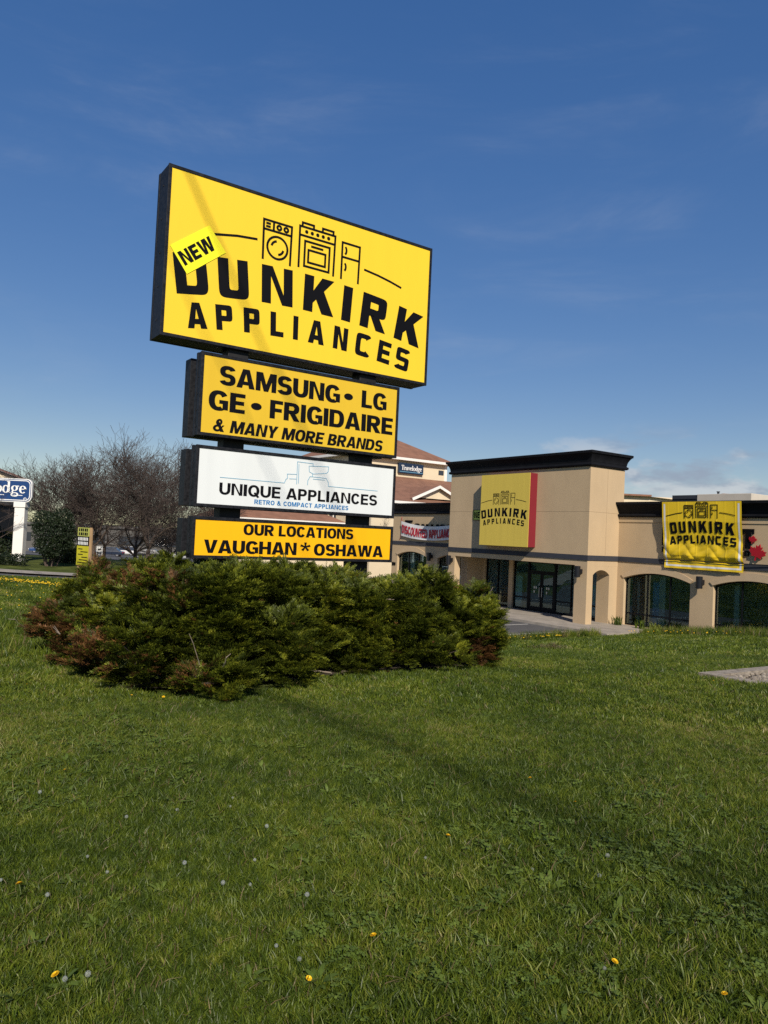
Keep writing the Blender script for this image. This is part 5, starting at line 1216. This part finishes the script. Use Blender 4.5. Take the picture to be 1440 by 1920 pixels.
# lower front range with its long roof and gable
part('wall', MB().box(-15.5, -9, gh, 6, 0, 2.9), 'cream', ht)
mb = MB(); mb.add([(-15.2, -9.7, 3.05), (6.5, -9.7, 3.05), (6.5, -.02, 6.15), (-13, -.02, 6.15), (-15.2, -.02, 3.05)], [(0, 1, 2, 3), (0, 3, 4)]); lr = part('roof', mb, 'roof_tile', ht)
part('fascia', MB().box(-15.25, -9.78, 2.86, 6.5, -9.70, 3.08), 'white_trim', lr)
gx, gz, gw = -8.05, 4.72, 2.7
g_ = MB(); g_.add([(gx - gw, -8.6, gz - 1.15), (gx + gw, -8.6, gz - 1.15), (gx, -8.6, gz - .05)], [(0, 1, 2)]); ga = part('gable', g_, 'cream', ht)
m_ = MB(); m_.add([(gx - gw - .4, -8.95, gz - 1.3), (gx, -8.95, gz + .05), (gx, -2.5, gz + .05), (gx - gw - .4, -6.6, gz - 1.3)], [(0, 1, 2, 3)]); m_.add([(gx, -8.95, gz + .05), (gx + gw + .4, -8.95, gz - 1.3), (gx + gw + .4, -6.6, gz - 1.3), (gx, -2.5, gz + .05)], [(0, 1, 2, 3)]); part('roof', m_, 'roof_tile', ht)
m_ = MB(); line_mb(m_, [(gx - gw - .4, gz - 1.36), (gx, gz - .03), (gx + gw + .4, gz - 1.36)], .24, -8.96, False, .08); part('bargeboard', m_, 'white_trim', ga)
# low left range seen between the cabinets
part('wall', MB().box(-26, -6, gh, -15.6, 3, .75), 'cream', ht)
part('roof', hip(MB(), -26.8, -16.6, -6.8, 3.8, .95, 3.2, 4.6), 'roof_tile', ht); part('fascia', MB().box(-26.82, -6.82, .75, -16.58, 3.82, .94), 'white_trim', ht)
part('wall', MB().box(-16.55, -3, gh, -12.5, 3, 2.4), 'cream', ht)
for x in (-16.2, -14.6, -13.4): w = part('window', MB().box(x, -3.04, .3, x + .8, -2.96, 1.7), 'window_far', ht); part('frame', MB().box(x - .08, -3.06, .2, x + .88, -3.03, .3).box(x - .08, -3.06, 1.7, x + .88, -3.03, 1.8).box(x + .36, -3.06, .3, x + .44, -3.03, 1.7), 'white_trim', w)
hs = thing('hotel_sign', 'dark navy wall sign reading Travelodge on the cream hotel tower', 'sign', FH, (-5, -.1, 6.6))
part('panel', MB().box(-6.6, -.3, 6.52, -3.42, -.02, 7.58), 'navy_dark', hs, bevel=.03); part('lettering', text_mb('Travelodge', -6.3, -3.66, 6.86, .50, -.3, 'roman', .02, t=.03), 'letter_white', hs)
part('border', MB().box(-6.5, -.315, 6.66, -3.52, -.30, 6.71), 'thin_blue', hs)
# far roofs to the right beyond the store
o_ = thing('far_building', 'cream hotel range with brown roof beyond the store\'s right wing', 'building', WORLD, (33, 92, gh))
part('wall', MB().box(24, 88, gh, 45, 98, 6.05), 'cream', o_); mb = MB(); mb.add([(30.6, 87.5, 6.1), (46, 87.5, 4.9), (46, 98, 5.6), (30.6, 98, 6.7)], [(0, 1, 2, 3)]); mb.box(24, 87.4, 6.05, 31.6, 98, 6.25); part('roof', mb, 'roof_tile', o_)
o_ = thing('far_building', 'small brown hipped cupola roof with white eaves beyond the rooftop unit', 'building', WORLD, (42.4, 92, gh))
part('wall', MB().box(40.9, 90.3, gh, 43.7, 93.5, 6.0), 'cream', o_); part('roof', hip(MB(), 40.6, 44.0, 90, 93.8, 6.45, 7.1, 1.2), 'roof_tile', o_); part('eaves', MB().box(40.6, 90.0, 6.0, 44.0, 93.8, 6.44), 'white_trim', o_)
# left-edge buildings
o_ = thing('lodge_annex', 'cream gabled building with dark canopy at the left edge behind the blue sign', 'building', WORLD, (-42, 74, -4.0))
part('wall', MB().prism_y([(-50, -4), (-34.9, -4), (-34.9, 3.75), (-42.5, 6.3), (-50, 3.75)], 70, 71.2), 'cream', o_)
mb = MB(); mb.add([(-42.5, 69.5, 6.5), (-34.3, 69.5, 3.75), (-34.3, 71.4, 3.75), (-42.5, 71.4, 6.5)], [(0, 1, 2, 3)]); mb.add([(-50.6, 69.5, 3.75), (-42.5, 69.5, 6.5), (-42.5, 71.4, 6.5), (-50.6, 71.4, 3.75)], [(0, 1, 2, 3)]); part('roof', mb, 'roof_tile', o_)
part('canopy', MB().box(-50, 66, -1.2, -34.6, 69.9, 1.2), 'brown_wall', o_); part('canopy_fascia', MB().box(-50, 65.9, 1.2, -34.5, 69.9, 2.1), 'grey_wall', o_)
part('column', MB().box(-36.2, 66.2, -4, -35.7, 66.7, -1.2), 'white_trim', o_); part('column', MB().box(-40.2, 66.2, -4, -39.7, 66.7, -1.2), 'white_trim', o_)
o_ = thing('warehouse', 'long pale low building far behind the bare trees', 'building', WORLD, (-40, 165, -6.5))
part('wall', MB().box(-110, 160, -8, 10, 180, -1.2), 'grey_wall', o_); part('roof', MB().box(-110.5, 159.5, -1.2, 10.5, 180.5, -.7), 'grey_wall', o_)
for k in range(14): part('window', MB().box(-105 + k * 8, 159.85, -4.6, -100 + k * 8, 159.95, -2.8), 'window_far', o_)
# lodge pylon
lz = float(zg(-26.5, 54.0)[0])
lp = thing('lodge_sign', 'blue rounded lodge sign on a square white post, cut by the left edge', 'sign', WORLD, (-26.5, 54.0, lz))
part('post', MB().box(-26.86, 53.75, lz - .1, -26.12, 54.3, 1.2), 'white_trim', lp, bevel=.02); part('collar', MB().box(-26.92, 53.68, .82, -26.06, 54.36, 1.18), 'white_trim', lp, bevel=.02)
def rrect(x0, x1, z0, z1, r, n=8):
    P = []
    for cx, cz, a0 in ((x1 - r, z0 + r, -90), (x1 - r, z1 - r, 0), (x0 + r, z1 - r, 90), (x0 + r, z0 + r, 180)): P += [(cx + r * math.cos(R(a0 + 90 * k / n)), cz + r * math.sin(R(a0 + 90 * k / n))) for k in range(n + 1)]
    return P
X0, X1, Z0, Z1 = -32.4, -25.66, 1.19, 2.90
pn = part('panel', MB().prism_y(rrect(X0, X1, Z0, Z1, .42), 53.72, 53.92), 'letter_white', lp); part('inlay', MB().prism_y(rrect(X0 + .06, X1 - .06, Z0 + .06, Z1 - .06, .38), 53.70, 53.73), 'navy', pn)
mb = MB(); line_mb(mb, rrect(X0 + .14, X1 - .14, Z0 + .14, Z1 - .14, .32), .06, 53.70, True); part('border', mb, 'letter_white', pn)
part('lettering', text_mb('Travelodge', -31.6, -26.06, 1.84, .82, 53.70, 'roman', .02, t=.02), 'letter_white', pn)
mb = MB(); line_mb(mb, [(-31.4, 1.68), (-27.66, 1.68)], .045, 53.70); line_mb(mb, [(-26.98, 1.68), (-26.32, 1.68)], .045, 53.70); put_glyph(mb, ring(-26.12, 1.42, .12, .12, .085, .085, 0, 360, 2), lambda a, b: (a, b), 53.70); put_glyph(mb, [[(-26.15 + a * .05, 1.375 + b * .09) for a, b in p] for p in glyph('R', .8, .25, .2, 2.4)], lambda a, b: (a, b), 53.70); part('underline', mb, 'letter_white', pn)
# wooden notice board
bxy = (-13.3, 33.0); bz_ = float(zg(*bxy)[0]); FW = Fr(*bxy, R(-38))
nb = thing('notice_board', 'tall timber-framed yellow and black real estate board left of the junipers', 'sign', FW, (0, 0, bz_))
for k in range(4): part('leg', MB().box(-.5 + k * .30, .02, bz_ - .2, -.41 + k * .30, .11, -.30), 'wood', nb)
part('leg', MB().box(.475, -.04, bz_ - .2, .53, .05, -.26), 'wood', nb); pass
for nm, z0_, z1_, m_, ink in (('top_panel', -.66, -.27, mat('board_lime', (.42, .44, .10), .6, .05), 'ink'), ('middle_panel', -1.08, -.67, 'ink', 'letter_white'), ('lower_panel', -1.96, -1.09, mat('board_yellow', (.52, .47, .02), .6, .05), 'ink')):
    p_ = part(nm, MB().box(-.52, -.03, z0_, .47, .015, z1_), m_, nb); mb = MB()
    if nm == 'top_panel':
        for q in range(2):
            for c_ in range(5): mb.box(-.42 + c_ * .16, -.036, -.62 + q * .18, -.33 + c_ * .16 + .03 * (c_ % 2), -.03, -.49 + q * .18)
    elif nm == 'middle_panel':
        for q in range(2):
            for c_ in range(7): mb.box(-.44 + c_ * .12, -.036, -1.04 + q * .19, -.37 + c_ * .12, -.03, -.90 + q * .19)
    else:
        for q, (a, b) in enumerate(((-.4, -.05), (-.2, .38), (-.4, .0), (-.1, .36), (-.3, .34), (-.42, .38))): mb.box(a, -.036, -1.25 - q * .12, b, -.03, -1.21 - q * .12)
    part('lettering', mb, ink, nb, kind='stuff')
part('brace', MB().tube((.5, .12, -1.7), (.5, 1.0, bz_), .04, .04, 4), 'wood', nb)
# small white sign by the far lot
sz = float(zg(-26.6, 70)[0]); t = thing('parking_sign', 'small white placard on a post before the far parked cars', 'sign', WORLD, (-26.6, 70, sz))
part('panel', MB().box(-26.98, 69.95, -3.12, -26.40, 70.0, -2.25), 'letter_white', t); part('post', MB().box(-26.73, 70.0, sz, -26.66, 70.06, -2.4), 'rim', t)
part('marking', MB().box(-26.85, 69.94, -2.62, -26.55, 69.949, -2.5).box(-26.9, 69.94, -2.95, -26.5, 69.949, -2.84), 'ink', t)

# ------------------------------------------------------------------ parked cars
def car(X, Y, rz, paint, label, suv=False, group='cars parked in the far lot', z=None):
    g = float(zg(X, Y)[0]) + .06 if z is None else z; f_ = Fr(X, Y, rz); t = thing('parked_car', label, 'car', f_, (0, 0, g), group)
    H = 1.72 if suv else 1.45; hb = .95 if suv else .86
    prof = [(-2.25, .34), (-2.28, .62), (-2.15, hb - .04), (-1.1, hb + .04), (1.35, hb + .03), (2.1, hb), (2.28, .66), (2.25, .34)] if not suv else [(-2.3, .40), (-2.32, .72), (-2.2, hb), (-1.2, hb + .06), (1.5, hb + .06), (2.2, hb + .04), (2.28, .72), (2.25, .40)]
    mb = MB(); W = .9; sec = [(-1.0, .93), (-.8, 1.0), (.8, 1.0), (1.0, .93)]
    n = len(prof); vs = []
    for yy, k in sec: vs += [(x * (1 if k == 1 else .985), yy * W, g + (z_ if k == 1 else .34 + (z_ - .34) * .94)) for x, z_ in prof]
    fs = [tuple(range(n)), tuple(range(4 * n - 1, 3 * n - 1, -1))]
    for j in range(3): fs += [(j * n + i, (j + 1) * n + i, (j + 1) * n + (i + 1) % n, j * n + (i + 1) % n) for i in range(n)]
    mb.add(vs, fs); part('body', mb, paint, t, bevel=.05)
    a0, a1, b0, b1 = (-1.35, -.55, 1.25, 1.75) if not suv else (-1.3, -.55, 1.75, 2.1)
    a0, a1, b0, b1 = -1.25, -.45, (1.05 if not suv else 1.75), (1.75 if not suv else 2.12)
    cab = MB(); cab.add([(a0, -.8, g + hb), (b1, -.8, g + hb), (b1, .8, g + hb), (a0, .8, g + hb), (a1, -.62, g + H - .04), (b0, -.62, g + H - .04), (b0, .62, g + H - .04), (a1, .62, g + H - .04)], [(0, 1, 5, 4), (1, 2, 6, 5), (2, 3, 7, 6), (3, 0, 4, 7), (4, 5, 6, 7)]); part('window', cab, 'window_far', t)
    part('roof', MB().box(a1 - .03, -.64, g + H - .045, b0 + .03, .64, g + H), paint, t, bevel=.02)
    for x in (-1.4, 1.42):
        for yy in (-.86, .66):
            w_ = part('wheel', MB().tube((x, yy, g + .33), (x, yy + .2, g + .33), .33, .33, 14), 'tyre', t); part('rim', MB().tube((x, yy - .01, g + .33), (x, yy + .21, g + .33), .2, .2, 10), 'rim', w_)
    for yy in (-.62, .62): part('headlight', MB().box(-2.30, yy - .17, g + .58, -2.24, yy + .17, g + .72), 'letter_white', t)
    for yy in (-.66, .66): part('tail_light', MB().box(2.22, yy - .15, g + .62, 2.30, yy + .15, g + .80), 'leaf_red', t)
    return t
P_ = {k: mat('paint_' + k, c, .3, spec=.6) for k, c in dict(navy=(.010, .018, .04), black=(.010, .010, .012), blue=(.015, .05, .16), silver=(.35, .36, .37), white=(.65, .65, .65), grey=(.10, .105, .11)).items()}
car(-43.5, 118, R(8), P_['navy'], 'dark navy sedan in the far lot right of the white placard')
car(-37.2, 118, R(10), P_['black'], 'black sedan in the far lot left of the pylon cabinets')
car(-50.2, 116, R(80), P_['black'], 'dark vehicle in the far lot just right of the notice board', True)
car(-55.6, 122, R(15), P_['blue'], 'blue car in the far lot left of the notice board')
car(-31.5, 119, R(12), P_['silver'], 'silver car in the far lot next to the pylon cabinets')
car(-62.5, 112, R(20), P_['silver'], 'silver car between the dark evergreen shrub and the lodge post')
car(-58.2, 96, R(10), P_['grey'], 'grey car glimpsed beneath the lodge sign panel')
car(-48.0, 138, R(5), P_['white'], 'white car farther back in the far lot behind the navy sedan', True)
car(-34.5, 139, R(5), P_['white'], 'white car farther back in the far lot near the pylon cabinets')
w_ = FB.w(-24.5, -6.0, GZ); car(w_.x, w_.y, FB.a + R(90), P_['white'], 'white car in the store lot glimpsed below the lowest sign panel', True, None, GZ)

# ------------------------------------------------------------------ overhead lines behind the camera (their shadows cross the lawn and the sign)
cd = Vector((CY, -SY, 0))
def cable(pass_z, at, rad, label, sagm=.0):
    """straight span along the store front's direction whose shadow runs through the ground or sign point `at`"""
    p = Vector(at) + SUN * ((pass_z - at[2]) / SUN.z); mb = MB(); a = p + cd * -46; b = p + cd * 40
    mb.tube(tuple(a), tuple(b), rad, rad, 6); return solo('overhead_cable', mb, 'cable', WORLD, tuple(p), label, 'cable', 'overhead cables above the lawn'), p
pa = cable(17.0, (-2.55, 11.25, 4.0), .030, 'overhead cable whose soft shadow crosses the big yellow sign')[1]
cable(17.0, (-3.12, 10.85, 3.55), .018, 'thin overhead cable shadowing the yellow sign\'s lower left corner')
pc_ = cable(12.5, (.0, 6.0, -1.68), .036, 'thick overhead cable whose shadow streaks the foreground lawn')[1]
cable(12.5, (.22, 5.98, -1.68), .026, 'second overhead cable beside the one shadowing the foreground lawn')
for sgn, lb in ((-46, 'wooden utility pole far left carrying the overhead cables'), (40, 'wooden utility pole behind the viewpoint carrying the overhead cables')):
    p = (pa + pc_) / 2 + cd * sgn; g = float(zg(p.x, p.y)[0]); f_ = Fr(p.x, p.y, 0); t = thing('utility_pole', lb, 'utility pole', f_, (0, 0, g), 'utility poles')
    part('pole', MB().tube((0, 0, g - .3), (0, 0, 18.2), .22, .14, 10), 'wood', t)
    d = Vector((cd.y, -cd.x, 0)); cb = MB(); cb.tube(tuple(d * -5.5 + Vector((0, 0, 17.2))), tuple(d * 5.5 + Vector((0, 0, 17.2))), .07, .07, 4); part('crossarm', cb, 'wood', t)
